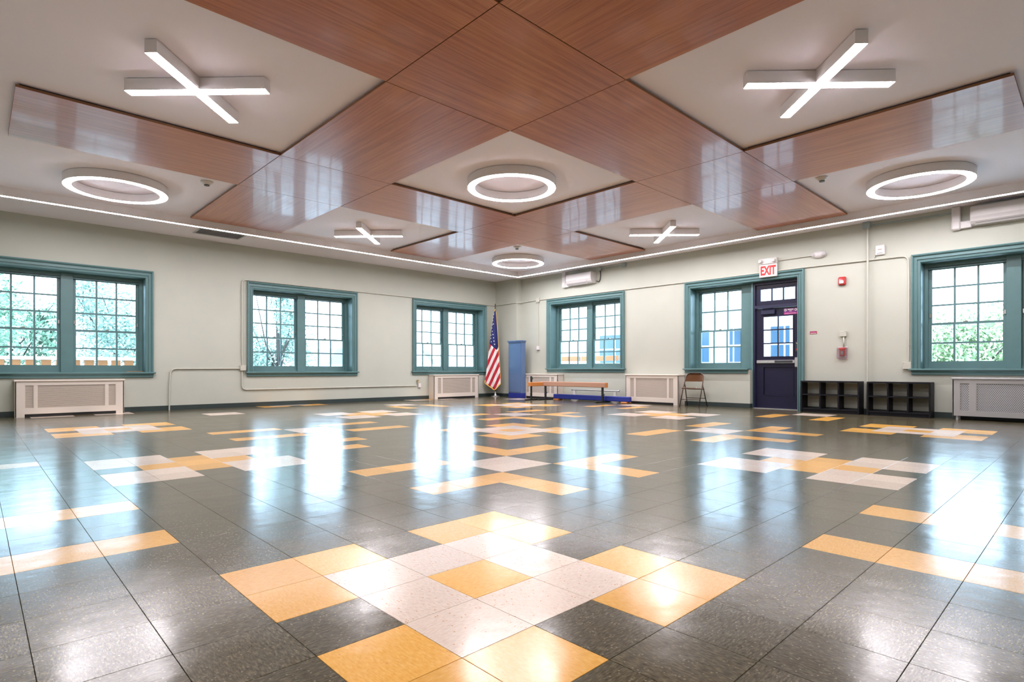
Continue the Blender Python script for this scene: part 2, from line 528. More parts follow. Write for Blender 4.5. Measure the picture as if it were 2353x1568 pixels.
o = rest.build('far_floor_tiles', M[TN[0]], fl)
o.data.materials.append(M[TN[1]]); o.data.materials.append(M[TN[2]])
o.data.polygons.foreach_set('material_index', rmat)
o['kind'] = 'stuff'

# ceiling, with the noughts-and-crosses grid of veneered panels
ce = MB().box(XB - .2, XR + TH, YB - .2, YL + TH, H, H + .2).build('ceiling', M['ceiling_paint'])
tag(ce, 'white ceiling carrying a lattice of brown veneered panels', 'ceiling', kind='structure')
AY = [3.144, 4.751, 7.328, 8.936]      # panel lines across (y)
BX = [2.867, 4.504, 7.062, 8.704]      # panel lines along (x)
ARM = 2.57
PZ = 3.612
def panel(x0, x1, y0, y1, along_x):
    g = 0.004
    L, W = (x1 - x0, y1 - y0) if along_x else (y1 - y0, x1 - x0)
    L -= 2*g; W -= 2*g
    mb = MB().cbox(-L/2, L/2, -W/2, W/2, 0, 0.026, 0.0012)
    o = mb.build('wood_panel', M['panel_veneer'], ce, ((x0+x1)/2, (y0+y1)/2, PZ), (0, 0, 0 if along_x else PI/2))
    o.data.materials.append(M['panel_edge'])
    for p in o.data.polygons:
        if abs(p.normal.z) < .3: p.material_index = 1
    # batten that hangs it a finger below the plaster
    b = MB()
    b.box(-L/2 + .03, L/2 - .03, -W/2 + .03, W/2 - .03, 0.026, H - PZ)
    s = b.build('batten', M['black_metal'], o)
    return o
by_ = [AY[0] - ARM] + AY + [AY[3] + ARM]
bx_ = [BX[0] - ARM] + BX + [BX[3] + ARM]
for bi, (y0, y1) in enumerate(zip(by_, by_[1:])):
    for bj, (x0, x1) in enumerate(zip(bx_, bx_[1:])):
        inx, iny = bj in (1, 3), bi in (1, 3)
        if not (inx or iny): continue
        panel(x0, x1, y0, y1, iny)

# ------------------------------------------------------------------ ceiling lights
FX = [1.575, 5.785, 10.00]
FY = [1.86, 6.065, 10.25]
def ring(x, y, label):
    t = empty('ring_light', (x, y, H), 0, label, 'light', 'ring lights in the white ceiling bays')
    ro, ri, h = 0.655, 0.545, 0.125
    MB().lathe([(ro, -0.006), (ro, -h), (ro-.004, -h-.002), (ri+.004, -h-.002), (ri, -h), (ri, -0.006)], 72, closed=True).build('housing', M['fixture_white'], t, smooth=True, angle=.6)
    MB().lathe([(ro-.005, -h-.0045), (ri+.005, -h-.0045)], 48).build('diffuser', M['led_diffuser'], t)
    MB().lathe([(ro-.012, 0), (ro-.012, -.008), (ri+.012, -.008), (ri+.012, 0)], 48, closed=True).build('mounting_ring', M['plastic_dark'], t)
    return t
def cross(x, y, label):
    t = empty('cross_light', (x, y, H), PI/4, label, 'light', 'cross lights in the white ceiling bays')
    L, w, h = 0.685, 0.053, 0.12
    def outline(L, w): return [(-w, -L), (w, -L), (w, -w), (L, -w), (L, w), (w, w), (w, L), (-w, L), (-w, w), (-L, w), (-L, -w), (-w, -w)]
    def plus(L, w, z0, z1):
        mb = MB(); p = outline(L, w); n = 12
        mb.add([(a, b, z0) for a, b in p] + [(a, b, z1) for a, b in p],
               [(i, (i+1) % n, n+(i+1) % n, n+i) for i in range(n)] +
               [(0, 1, 2, 11), (2, 3, 4, 5), (5, 6, 7, 8), (8, 9, 10, 11), (2, 5, 8, 11)] +
               [(n, n+1, n+2, n+11), (n+2, n+3, n+4, n+5), (n+5, n+6, n+7, n+8), (n+8, n+9, n+10, n+11), (n+2, n+5, n+8, n+11)])
        return mb
    plus(L, w, -h, -.006).build('housing', M['fixture_white'], t)
    plus(L - .004, w - .004, -h - .004, -h - .0005).build('diffuser', M['led_diffuser'], t)
    plus(L - .012, w - .012, -.007, 0).build('mounting_plate', M['plastic_dark'], t)
    return t
ring(FX[1], FY[1], 'round LED ring in the central white bay of the ceiling')
ring(FX[0], FY[2], 'round LED ring near the left wall, next to a smoke detector')
ring(FX[2], FY[0], 'round LED ring near the right wall, above the wall air conditioner')
ring(FX[2], FY[2], 'farthest LED ring, in the ceiling corner above the flag')
ring(FX[0], FY[0], 'LED ring overhead of the viewpoint, nearest of all rings')
cross(FX[0], FY[1], 'large X-shaped LED light in the near left ceiling bay')
cross(FX[1], FY[0], 'large X-shaped LED light in the near right ceiling bay')
cross(FX[1], FY[2], 'small-looking X-shaped LED light far left, before the middle windows')
cross(FX[2], FY[1], 'small-looking X-shaped LED light far right, before the exit door')

# perimeter LED line: 12-foot lengths of surface extrusion
LX, LY = 11.375, 11.67
BW, BH = 0.075, 0.145
def led_length(x0, x1, y0, y1, label):
    along = (x1 - x0) > (y1 - y0)
    t = empty('linear_light', ((x0+x1)/2, (y0+y1)/2, H), 0, label, 'light', 'perimeter LED line')
    hx, hy = (x1-x0)/2 - .0015, (y1-y0)/2 - .0015
    MB().box(-hx, hx, -hy, hy, -BH, 0).build('housing', M['fixture_white'], t)
    MB().box(-hx + .002, hx - .002, -hy + .004, hy - .004, -BH - .0008, -BH - .0001).build('diffuser', M['led_line'], t)
x_ = LX + BW/2
nm = ['corner length of the LED line on the left wall side, beside the flag corner', 'middle length of the LED line along the left wall', 'near length of the LED line along the left wall, below the air grille']
for k in range(3):
    led_length(x_ - 3.66 - (.34 if k == 2 else 0), x_, LY - BW/2, LY + BW/2, nm[k]); x_ -= 3.66
nm = ['corner length of the LED line on the right wall side, above the small air conditioner', 'middle length of the LED line along the right wall, above the exit sign', 'near length of the LED line along the right wall, above the big air conditioner']
y_ = LY - BW/2
for k in range(3):
    led_length(LX - BW/2, LX + BW/2, y_ - 3.66, y_, nm[k]); y_ -= 3.66

# smoke detectors and air grille on the ceiling
def detector(x, y, label):
    t = empty('smoke_detector', (x, y, H), 0, label, 'detector', 'ceiling smoke detectors')
    MB().lathe([(0.085, 0), (0.085, -.012), (0.055, -.035), (0.04, -.05), (0, -.05)], 28).build('base', M['plastic_white'], t, smooth=True, angle=.7)
    MB().lathe([(0.036, -.05), (0.038, -.058), (0.036, -.064), (0, -.064)], 24).build('sensor_cap', M['plastic_dark'], t)
detector(2.53, 9.25, 'round white smoke detector next to the left LED ring')
detector(8.98, 2.84, 'round white smoke detector next to the right LED ring')
detector(8.99, 9.25, 'round white smoke detector in front of the farthest LED ring')
t = empty('air_grille', (3.70, 12.62, H), 0, 'grey rectangular air grille in the ceiling strip by the left wall', 'grille')
fr_ = MB()
for a in ((-.44, .44, -.26, -.235), (-.44, .44, .235, .26), (-.44, -.415, -.235, .235), (.415, .44, -.235, .235)):
    fr_.box(a[0], a[1], a[2], a[3], -.012, 0)
fr_.build('frame', M['vent_grey'], t)
for k in range(9):
    y = -.21 + k*.0525
    MB().prism([(y - .02, -.012), (y + .02, -.002), (y + .02, 0), (y - .02, -.010)], 'x', -.415, .415).build('slat', M['vent_grey'], t)

# ------------------------------------------------------------------ windows
PROF = [(0.0, 0.0), (0.0, -0.060), (0.012, -0.066), (0.026, -0.060), (0.030, -0.044), (0.044, -0.030), (0.072, -0.030), (0.074, -0.042), (0.086, -0.042), (0.090, -0.022), (0.112, -0.020), (0.115, -0.030), (0.130, -0.028), (0.14, -0.010), (0.14, 0.0)]
def casing(parent, u0, u1, z0, z1, zl=None, zr=None, mat='teal_trim'):
    """three mitred moulded boards; zl / zr are the feet of the two uprights"""
    zl = z0 if zl is None else zl; zr = z0 if zr is None else zr
    n = len(PROF); k = CHD/CS
    def strip(A, B, name):
        mb = MB(); vs_ = A + B
        mb.add(vs_, [(i, i+1, n+i+1, n+i) for i in range(n-1)])
        mb.build(name, M[mat], parent)
    tl = [(u0 + o, d, z1 - o*k) for o, d in PROF]; trr = [(u1 - o, d, z1 - o*k) for o, d in PROF]
    if zl is not False: strip([(u0 + o, d, zl) for o, d in PROF], tl, 'casing_side')
    strip(tl, trr, 'casing_head')
    if zr is not False: strip([(u1 - o, d, zr) for o, d in PROF], trr, 'casing_side')

def sash(name, parent, u0, u1, z0, z1, y, cols, rows, rail_b, rail_t, stile=0.05, dep=0.036, mat='teal_trim', lock=False):
    mb = MB()
    mb.box(u0, u0 + stile, y, y + dep, z0, z1); mb.box(u1 - stile, u1, y, y + dep, z0, z1)
    mb.box(u0 + stile, u1 - stile, y, y + dep, z0, z0 + rail_b); mb.box(u0 + stile, u1 - stile, y, y + dep, z1 - rail_t, z1)
    s = mb.build(name, M[mat], parent)
    a0, a1, b0, b1 = u0 + stile, u1 - stile, z0 + rail_b, z1 - rail_t
    mw = 0.030
    for c in range(1, cols):
        x = a0 + (a1 - a0)*c/cols
        MB().box(x - mw/2, x + mw/2, y + .004, y + dep - .004, b0, b1).build('muntin', M[mat], s)
    for r in range(1, rows):
        z = b0 + (b1 - b0)*r/rows
        MB().box(a0, a1, y + .006, y + dep - .006, z - mw/2, z + mw/2).build('muntin', M[mat], s)
    for c in range(cols):
        for r in range(rows):
            xa, xb = a0 + (a1 - a0)*c/cols, a0 + (a1 - a0)*(c+1)/cols
            za, zb = b0 + (b1 - b0)*r/rows, b0 + (b1 - b0)*(r+1)/rows
            MB().box(xa + mw/2 - .002, xb - mw/2 + .002, y + dep/2 - .0015, y + dep/2 + .0015, za + mw/2 - .002, zb - mw/2 + .002).build('pane', M['window_glass'], s)
    if lock:
        x = (u0 + u1)/2
        MB().box(x - .03, x + .03, y - .004, y + .03, z1, z1 + .012).box(x - .012, x + .028, y - .008, y + .012, z1 + .012, z1 + .022).build('sash_lock', M['chrome'], s)
    return s

def double_hung(parent, u0, u1, z0, z1, zm, rows_up=3, rows_lo=2):
    sash('lower_sash', parent, u0, u1, z0, zm + .02, 0.30, 3, rows_lo, 0.085, 0.038, lock=True)
    sash('upper_sash', parent, u0, u1, zm - .02, z1, 0.342, 3, rows_up, 0.038, 0.042)
    for u, d in ((u0, 1), (u1, -1)):
        MB().box(u + d*.012, u + d*.034, .322, .342, zm + .12, zm + .19).build('balance_latch', M['chrome'], parent)

def window(n, wall, u, zb, zt, label):
    loc = (u, YL, 0) if wall == 'L' else (XR, YL - u, 0)
    t = empty('window_%d' % n, loc, 0 if wall == 'L' else -PI/2, label, 'window', kind='structure')
    zs, zo = zb + .11, zt - CHD
    casing(t, 0, WW, zs, zt)
    rbox(-.035, WW + .035, -.085, .30, zs - .032, zs, .006).build('sill', M['teal_trim'], t)
    MB().prism([(0, zb), (-.028, zb), (-.034, zb + .012), (-.034, zb + .03), (-.028, zb + .04), (-.04, zb + .06), (-.062, zb + .078), (0, zb + .078)], 'x', 0, WW).build('apron', M['teal_trim'], t)
    a, b = CS, WW - CS
    MB().box(a - .02, a, 0, TH - .02, zs, zo + .02).build('lining', M['teal_trim'], t)
    MB().box(b, b + .02, 0, TH - .02, zs, zo + .02).build('lining', M['teal_trim'], t)
    MB().box(a, b, 0, TH - .02, zo, zo + .02).build('lining', M['teal_trim'], t)
    MB().box(a, b, .30, TH - .02, zs - .03, zs).build('sub_sill', M['teal_trim'], t)
    mid = WW/2
    fm = MB()
    fm.box(a, a + .055, .265, .40, zs, zo); fm.box(b - .055, b, .265, .40, zs, zo)
    fm.box(a + .055, b - .055, .265, .40, zo - .065, zo); fm.box(a + .055, b - .055, .275, .40, zs, zs + .05)
    fm.build('frame', M['teal_trim'], t)
    rbox(mid - .095, mid + .095, .245, .41, zs, zo - .0, .004).build('mullion', M['teal_trim'], t)
    z0, z1 = zs + .05, zo - .065
    zm = z0 + (z1 - z0)*.425
    double_hung(t, a + .055, mid - .095, z0, z1, zm)
    double_hung(t, mid + .095, b - .055, z0, z1, zm)
    for ua, ub in ((a + .055, mid - .095), (mid + .095, b - .055)):
        MB().box(ua, ub, .275, .30, z1 - .03, z1 - .008).build('stop_bead', M['teal_trim'], t)
    return t
wl = ['teal double window at the far left, above the perforated beige radiator cover', 'teal double window in the middle of the left wall', 'teal double window on the left wall beside the flag']
for k, w in enumerate(LEFT_W): window(k + 1, 'L', *w, wl[k])
window(4, 'R', *RIGHT_W[0], 'teal double window on the right wall, under the small air conditioner')
window(6, 'R', *RIGHT_W[1], 'teal double window at the far right, above the steel radiator cover')

# window beside the door
t5 = empty('window_5', (XR, YL - DX0, 0), -PI/2, 'single teal sash window left of the navy door', 'window', kind='structure')
zs, zo = D_ZB + .11, D_ZT - CHD
casing(t5, 0, DW, zs, D_ZT, zr=0.0)
rbox(-.035, D_SPLIT - .02, -.085, .30, zs - .032, zs, .006).build('sill', M['teal_trim'], t5)
zb = D_ZB
MB().prism([(0, zb), (-.028, zb), (-.034, zb + .012), (-.034, zb + .03), (-.028, zb + .04), (-.04, zb + .06), (-.062, zb + .078), (0, zb + .078)], 'x', 0, D_SPLIT - .05).build('apron', M['teal_trim'], t5)
a = CS
MB().box(a - .02, a, 0, TH - .02, zs, zo + .02).build('lining', M['teal_trim'], t5)
MB().box(a, DW - CS, 0, TH - .02, zo, zo + .02).build('lining', M['teal_trim'], t5)
MB().box(a, D_SPLIT - .10, .30, TH - .02, zs - .03, zs).build('sub_sill', M['teal_trim'], t5)
ub = D_SPLIT - .30
fm = MB()
fm.box(a, a + .055, .265, .40, zs, zo); fm.box(a + .055, ub, .265, .40, zo - .065, zo); fm.box(a + .055, ub, .275, .40, zs, zs + .05)
fm.build('frame', M['teal_trim'], t5)
rbox(ub, D_SPLIT - .03, .235, .41, zs, zo, .004).build('mullion', M['teal_trim'], t5)
double_hung(t5, a + .055, ub, zs + .05, zo - .065, zs + .05 + (zo - zs - .115)*.47, 2, 2)
MB().box(a + .055, ub, .275, .30, zo - .095, zo - .073).build('stop_bead', M['teal_trim'], t5)

# the door
td = empty('door_1', (XR, YL - DX0 - D_SPLIT, 0), -PI/2, 'navy exit door with six panes, transom and push bar', 'door', kind='structure')
ow = DW - CS - D_SPLIT        # clear opening
dj = .05
# jamb post between window and door (teal), and navy frame
rbox(-.03, .012, .12, .30, 0, zo, .004).build('post', M['teal_trim'], td)
fm = MB()
fm.box(.012, dj, .14, .30, 0, zo); fm.box(ow - .012, ow + .02, .14, .30, 0, zo)
fm.box(dj, ow - .012, .14, .30, zo - .06, zo); fm.box(dj, ow - .012, .14, .30, 2.19, 2.25)
fm.build('frame', M['navy_edge'], td)
d0, d1 = dj + .003, ow - .014
sash('transom', td, d0, d1, 2.25, zo - .06, .185, 3, 1, 0.10, 0.10, 0.10, 0.045, 'navy_door')
# slab: stiles, rails and a recessed lower panel
yd, ye = .19, .235
g0, g1, gz0, gz1 = d0 + .155, d1 - .135, 1.125, 2.005
sl = MB()
sl.box(d0, g0, yd, ye, .012, 2.185); sl.box(g1, d1, yd, ye, .012, 2.185)
sl.box(g0, g1, yd, ye, gz1, 2.185); sl.box(g0, g1, yd, ye, .91, gz0); sl.box(g0, g1, yd, ye, .012, .29)
slab = sl.build('door_slab', M['navy_door'], td)
rbox(g0 + .0, g1 - .0, yd + .02, ye - .005, .29, .91, .004).build('lower_panel', M['navy_door'], slab)
mo = MB()
for (p0, p1, q0, q1) in ((g0 - .012, g1 + .012, .275, .925), (g0 - .012, g1 + .012, gz0 - .012, gz1 + .012)):
    mo.box(p0, p0 + .022, yd - .008, yd + .004, q0, q1); mo.box(p1 - .022, p1, yd - .008, yd + .004, q0, q1)
    mo.box(p0 + .022, p1 - .022, yd - .008, yd + .004, q0, q0 + .022); mo.box(p0 + .022, p1 - .022, yd - .008, yd + .004, q1 - .022, q1)
mo.build('panel_moulding', M['navy_door'], slab)
for k in (1,):
    x = (g0 + g1)/2
    MB().box(x - .013, x + .013, yd + .002, ye - .006, gz0, gz1).build('muntin', M['navy_door'], slab)
for k in (1, 2):
    z = gz0 + (gz1 - gz0)*k/3
    MB().box(g0, g1, yd + .003, ye - .007, z - .013, z + .013).build('muntin', M['navy_door'], slab)
for c in range(2):
    for r in range(3):
        xa, xb = g0 + (g1 - g0)*c/2, g0 + (g1 - g0)*(c+1)/2
        za, zb_ = gz0 + (gz1 - gz0)*r/3, gz0 + (gz1 - gz0)*(r+1)/3
        MB().box(xa + .011, xb - .011, .211, .214, za + .011, zb_ - .011).build('pane', M['window_glass'], slab)
# push bar, latch case, reader, closer
pb = rbox(d0 + .03, d1 - .06, yd - .055, yd, .985, 1.055, .008).build('push_bar', M['steel'], td)
rbox(d0 + .42, d1 - .13, yd - .066, yd - .054, .998, 1.043, .004).build('bar_pad', M['plastic_dark'], pb)
MB().lathe([(0, -.06), (.022, -.06), (.022, -.054)], 20, (d0 + .26, yd, 1.02), 'y').build('dogging_key', M['chrome'], pb)
rbox(d1 - .088, d1 - .018, yd - .075, yd, .90, 1.11, .012).build('latch_case', M['steel'], td)
rd = rbox(d1 - .085, d1 - .025, yd - .035, yd, 1.22, 1.44, .010).build('card_reader', M['plastic_dark'], td)
MB().lathe([(0, -.040), (.012, -.040), (.014, -.034)], 16, (d1 - .055, yd, 1.405), 'y').build('lens', M['chrome'], rd)
MB().box(d1 - .068, d1 - .042, yd - .038, yd - .034, 1.265, 1.285).build('indicator', M['sign_red'], rd)
cl = rbox(d0 + .12, d0 + .42, yd - .06, yd, 2.045, 2.15, .012).build('closer_body', M['navy_edge'], td)
MB().tube([(d0 + .18, yd - .03, 2.155), (d0 + .20, yd - .11, 2.17), (d0 + .52, yd - .05, 2.20)], .010, 8).build('closer_arm', M['navy_edge'], td)
sg = MB().box(d1 - .325, d1 - .055, yd - .004, yd, 2.025, 2.155).build('door_notice', M['sign_purple'], td)
MB().box(d1 - .325, d1 - .055, yd - .0055, yd - .004, 2.025, 2.065).build('band', M['sign_magenta'], sg)
for u in (d1 - .295, d1 - .085):
    MB().lathe([(0, -.007), (.026, -.007), (.026, -.004)], 24, (u, yd, 2.118), 'y').build('badge', M['sign_white'], sg)
    MB().lathe([(0, -.009), (.012, -.009), (.012, -.006)], 16, (u - .004, yd, 2.118), 'y').build('badge_mark', M['ink_dark'], sg)
MB().box(d1 - .25, d1 - .13, yd - .006, yd - .004, 2.118, 2.138).build('lettering', M['sign_white'], sg)
MB().box(d1 - .215, d1 - .165, yd - .006, yd - .004, 2.088, 2.102).build('lettering', M['sign_white'], sg)
text_part('lettering', 'Emergency Exit Only', .026, M['sign_white'], sg, (d1 - .19, yd - .0062, 2.045), (PI/2, 0, 0), .0004)
MB().box(0.0, ow, .10, .45, -.004, .012).build('threshold', M['steel'], td)
# the wall end below the sill is finished by the post; soffit of the reveal next to the door
MB().box(ow, ow + .02, 0, TH - .02, 0, zo + .02).build('lining', M['teal_trim'], td)

# ------------------------------------------------------------------ baseboards
def base(name, pts, label):
    # pts: (x0,x1,y0,y1)
    mb = MB().box(pts[0], pts[1], pts[2], pts[3], 0.0, .100)
    tag(mb.build(name, M['baseboard_vinyl']), label, 'baseboard', kind='structure')
base('baseboard_left', (XB, 12.13, YL - .008, YL), 'dark vinyl baseboard along the left wall')
base('baseboard_corner', (12.122, 12.13, 12.492, YL - .008), 'dark vinyl baseboard on the pilaster face')
base('baseboard_right', (XR - .008, XR, YL - DX0 - D_SPLIT + .0, 12.50), 'dark vinyl baseboard along the right wall up to the door')
base('baseboard_return', (XR, XR + .12, YL - DX0 - D_SPLIT - .008, YL - DX0 - D_SPLIT), 'dark vinyl baseboard turning into the door recess')
base('baseboard_near', (XR - .008, XR, YB, YL - DX0 - DW), 'dark vinyl baseboard along the right wall behind the shelves')

# ------------------------------------------------------------------ radiator covers
def radiator(loc, rz, W, Hh, D, label, enamel='beige_enamel', perf_='perforated_beige', legs=False, cols=(0.13, 0.045)):
    """origin: wall face at floor, left end; local -y points into the room"""
    t = empty('radiator_cover', loc, rz, label, 'radiator cover', 'radiator covers')
    e = M[enamel]
    zb = 0.07 if legs else 0.0
    rbox(-.018, W + .018, -D - .02, -.001, Hh - .035, Hh, .010).build('top', e, t)
    rbox(0, .02, -D, -.001, zb, Hh - .035, .003).build('side_panel', e, t)
    rbox(W - .02, W, -D, -.001, zb, Hh - .035, .003).build('side_panel', e, t)
    st, cm = cols[0], cols[1]
    z0, z1 = 0.155, Hh - .095
    f = MB()
    xs = [0, st, st + .125, st + .125 + cm, W - st - .125 - cm, W - st - .125, W - st, W]
    yf0, yf1 = -D, -D + .018
    f.box(xs[0], xs[1], yf0, yf1, zb if legs else 0.0, Hh - .035)
    f.box(xs[6], xs[7], yf0, yf1, zb if legs else 0.0, Hh - .035)
    f.box(xs[1], xs[6], yf0, yf1, z1, Hh - .035); f.box(xs[1], xs[6], yf0, yf1, .055 if not legs else zb, z0)
    f.box(xs[2], xs[3], yf0, yf1, z0, z1); f.box(xs[4], xs[5], yf0, yf1, z0, z1)
    f.build('front_frame', e, t)
    for p, q in ((xs[1], xs[2]), (xs[3], xs[4]), (xs[5], xs[6])):
        g = MB().box(-(q-p)/2, (q-p)/2, 0, .003, 0, z1 - z0).build('grille', M[perf_], t, ((p+q)/2, yf1 - .005, z0))
        r_ = MB()
        for (a, b, c, d) in ((p, p + .008, z0, z1), (q - .008, q, z0, z1), (p + .008, q - .008, z0, z0 + .008), (p + .008, q - .008, z1 - .008, z1)):
            r_.box(a, b, yf0 + .004, yf1 - .004, c, d)
        r_.build('grille_bead', e, t)
    if legs:
        for x in (.06, W - .06):
            MB().box(x - .015, x + .015, -D + .02, -D + .05, 0, zb).build('leg', e, t)
            MB().box(x - .015, x + .015, -.08, -.05, 0, zb).build('leg', e, t)
    else:
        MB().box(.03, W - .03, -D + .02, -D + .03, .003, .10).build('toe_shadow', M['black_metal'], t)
    return t
radiator((0.535, YL, 0), 0, 1.60, 0.665, 0.27, 'beige perforated radiator cover under the far left window')
radiator((9.53, YL, 0), 0, 1.66, 0.705, 0.26, 'cream radiator cover on the left wall beside the flag')
radiator((XR, 12.18, 0), -PI/2, 1.40, 0.725, 0.26, 'cream radiator cover behind the tan balance beam')
radiator((XR, 8.42, 0), -PI/2, 1.49, 0.735, 0.30, 'cream radiator cover left of the brown folding chair')
radiator((XR, 1.77, 0), -PI/2, 2.10, 0.715, 0.32, 'steel grey perforated radiator cover at the far right', 'grey_enamel', 'perforated_steel', True, (0.10, 0.09))

# ------------------------------------------------------------------ open shelves
def shelf(y0, y1, label):
    D = 0.31; W = y0 - y1; Hh = 0.625; th = 0.028
    t = empty('open_shelf', (XR - .012, y0, 0), -PI/2, label, 'shelf', 'black shelf units by the exit door')
    b = M['shelf_black']
    rbox(0, W, -D, 0, Hh - th, Hh, .002).build('top', b, t)
    rbox(th, W - th, -D + .004, -.004, .055, .055 + th, .002).build('bottom', b, t)
    rbox(th, W - th, -D + .004, -.004, .34, .34 + .022, .002).build('middle_shelf', b, t)
    MB().box(th, W - th, -D + .02, -D + .035, 0, .055).build('kick', b, t)
    for x in (0, W - th): rbox(x, x + th, -D, 0, 0, Hh - th, .002).build('side', b, t)
    for k in (1, 2):
        x = th + (W - 2*th)*k/3
        for z0, z1 in ((.055 + th, .34), (.362, Hh - th)):
            rbox(x - th/2, x + th/2, -D + .002, -.002, z0, z1, .002).build('divider', b, t)
shelf(4.20, 3.165, 'black open cube shelf unit right beside the door casing')
shelf(3.04, 2.07, 'black open cube shelf unit farther from the door, near the steel radiator cover')

# ------------------------------------------------------------------ folding chair
t = empty('folding_chair', (11.98, 6.50, 0), -PI/2 + .10, 'brown metal folding chair beside the cream radiator cover', 'chair')
fr, br = M['chair_frame'], M['chair_brown']
hw = .225
# local: x = right in view, -y = towards the room
def leg_path(s): return [(s*hw, -.26, .0), (s*(hw - .005), -.06, .44), (s*(hw - .02), .075, .70)]
top = bend([(-hw, -.26, 0), (-hw + .004, -.06, .44), (-hw + .02, .07, .70), (-hw + .075, .088, .765), (hw - .075, .088, .765), (hw - .02, .07, .70), (hw - .004, -.06, .44), (hw, -.26, 0)], .05)
MB().tube(top, .0115, 10).build('back_frame', fr, t, smooth=True)
for s in (-1, 1):
    MB().tube([(s*(hw + .012), .20, 0), (s*(hw - .012), .03, .43), (s*(hw - .014), -.01, .52)], .0105, 10).build('rear_leg', fr, t, smooth=True)
    MB().tube([(s*hw, -.262, 0), (s*hw, -.257, .018)], .015, 10).build('foot_cap', M['rubber'], t)
    MB().tube([(s*(hw + .012), .20, 0), (s*(hw + .011), .196, .018)], .014, 10).build('foot_cap', M['rubber'], t)
    MB().lathe([(0, -.006), (.014, -.006), (.014, .006), (0, .006)], 14, (s*(hw - .004), -.005, .475), 'x').build('pivot', M['chrome'], t)
MB().tube([(-hw, -.185, .165), (hw, -.185, .165)], .007, 8).build('crossbar', fr, t)
MB().tube([(-hw, .125, .19), (hw, .125, .19)], .007, 8).build('crossbar', fr, t)
# seat: slightly dished pan with a rolled rim
NS = 10
mb = MB(); top_, bot_ = [], []
for i in range(NS + 1):
    for j in range(NS + 1):
        u, v = i/NS*2 - 1, j/NS*2 - 1
        k = 1 - .12*(abs(u)**4)*(v < 0)*abs(v)**4
        x, y = u*.20*k, -.065 + v*.195
        d = -.012*(1 - u*u)*(1 - v*v) - (.02 if max(abs(u), abs(v)) > .98 else 0)
        top_.append((x, y, .435 + d - v*.012)); bot_.append((x, y, .418 + d - v*.012))
n = NS + 1
fs = []
for i in range(NS):
    for j in range(NS):
        q = (i*n + j, (i+1)*n + j, (i+1)*n + j + 1, i*n + j + 1); fs.append(q); fs.append(tuple(n*n + z for z in q[::-1]))
ed = [(i*n) for i in range(n)] + [(NS*n + j) for j in range(1, n)] + [(i*n + NS) for i in range(NS - 1, -1, -1)] + [j for j in range(NS - 1, 0, -1)]
for a_, b_ in zip(ed, ed[1:] + ed[:1]): fs.append((a_, b_, n*n + b_, n*n + a_))
mb.add(top_ + bot_, fs).build('seat', br, t, smooth=True, angle=.8)
# backrest: bowed sheet with rounded upper corners
mb = MB(); f_, b_ = [], []
NU, NV = 16, 6
for i in range(NU + 1):
    for j in range(NV + 1):
        u, v = i/NU*2 - 1, j/NV
        hgt = .185*(1 - .42*abs(u)**5)
        z = .575 + v*hgt
        x = u*(hw - .012 - .010*v)
        y = .02 + (z - .575)*.40 + .022*(1 - u*u) - .004
        f_.append((x, y - .002, z)); b_.append((x, y + .002, z))
n2 = NV + 1; tot = (NU + 1)*n2; fs = []
for i in range(NU):
    for j in range(NV):
        q = (i*n2 + j, (i+1)*n2 + j, (i+1)*n2 + j + 1, i*n2 + j + 1); fs.append(q); fs.append(tuple(tot + z for z in q[::-1]))
ed = [i*n2 for i in range(NU + 1)] + [NU*n2 + j for j in range(1, n2)] + [i*n2 + NV for i in range(NU - 1, -1, -1)] + [j for j in range(NV - 1, 0, -1)]
for a_, c_ in zip(ed, ed[1:] + ed[:1]): fs.append((a_, c_, tot + c_, tot + a_))
mb.add(f_ + b_, fs).build('backrest', br, t, smooth=True, angle=.8)

# ------------------------------------------------------------------ gym beams
t = empty('balance_beam', (11.72, 9.9, 0), 0, 'tan suede balance beam on black adjustable legs', 'balance beam')
bx0 = -.055
rbox(bx0, bx0 + .11, -1.13, 1.15, .385, .515, .012).build('beam', M['suede_tan'], t)
rbox(bx0 + .004, bx0 + .106, -1.142, -1.128, .389, .511, .006).build('end_cap', M['wood_orange'], t)
rbox(-.56, bx0 - .002, 1.045, 1.15, .385, .50, .010).build('beam_stub', M['wood_orange'], t)
for x, y, h_ in ((0, -1.00, .385), (0, 1.0, .385)):
    p_ = rbox(x - .024, x + .024, y - .024, y + .024, .03, h_, .004).build('post', M['black_metal'], t)
    MB().lathe([(0, -.05), (.022, -.05), (.022, -.024)], 14, (x, y, .20), 'y').build('adjusting_knob', M['plastic_dark'], p_)
    rbox(x - .30, x + .30, y - .03, y + .03, 0, .035, .005).build('foot', M['black_metal'], t)
p_ = rbox(-.50, -.455, 1.075, 1.12, .03, .665, .004).build('tall_post', M['black_metal'], t)
MB().lathe([(0, -.045), (.026, -.045), (.026, -.024)], 14, (-.478, 1.098, .60), 'y').build('adjusting_knob', M['plastic_dark'], p_)
rbox(-.72, -.25, 1.07, 1.125, 0, .035, .005).build('foot', M['black_metal'], t)
t = empty('floor_beam', (11.875, 9.43, 0), 0, 'low blue vinyl beam lying on the floor under the balance beam', 'balance beam')
rbox(-.055, .055, -1.28, 1.27, .035, .165, .014).build('padded_beam', M['vinyl_blue'], t)
for y in (-1.14, 1.13): rbox(-.11, .11, y - .09, y + .09, 0, .036, .010).build('wooden_foot', M['wood_orange'], t)
t = empty('parallette_bar', (12.20, 9.53, 0), 0, 'low grey bar on two white feet against the right wall', 'bar')
MB().tube([(0, -.80, .285), (0, .80, .285)], .019, 14).build('rail', M['grey_enamel'], t, smooth=True, angle=.8)
for y in (-.80, .80): MB().tube([(0, y - .012, .285), (0, y + .012, .285)], .026, 14).build('rail_cap', M['grey_enamel'], t)
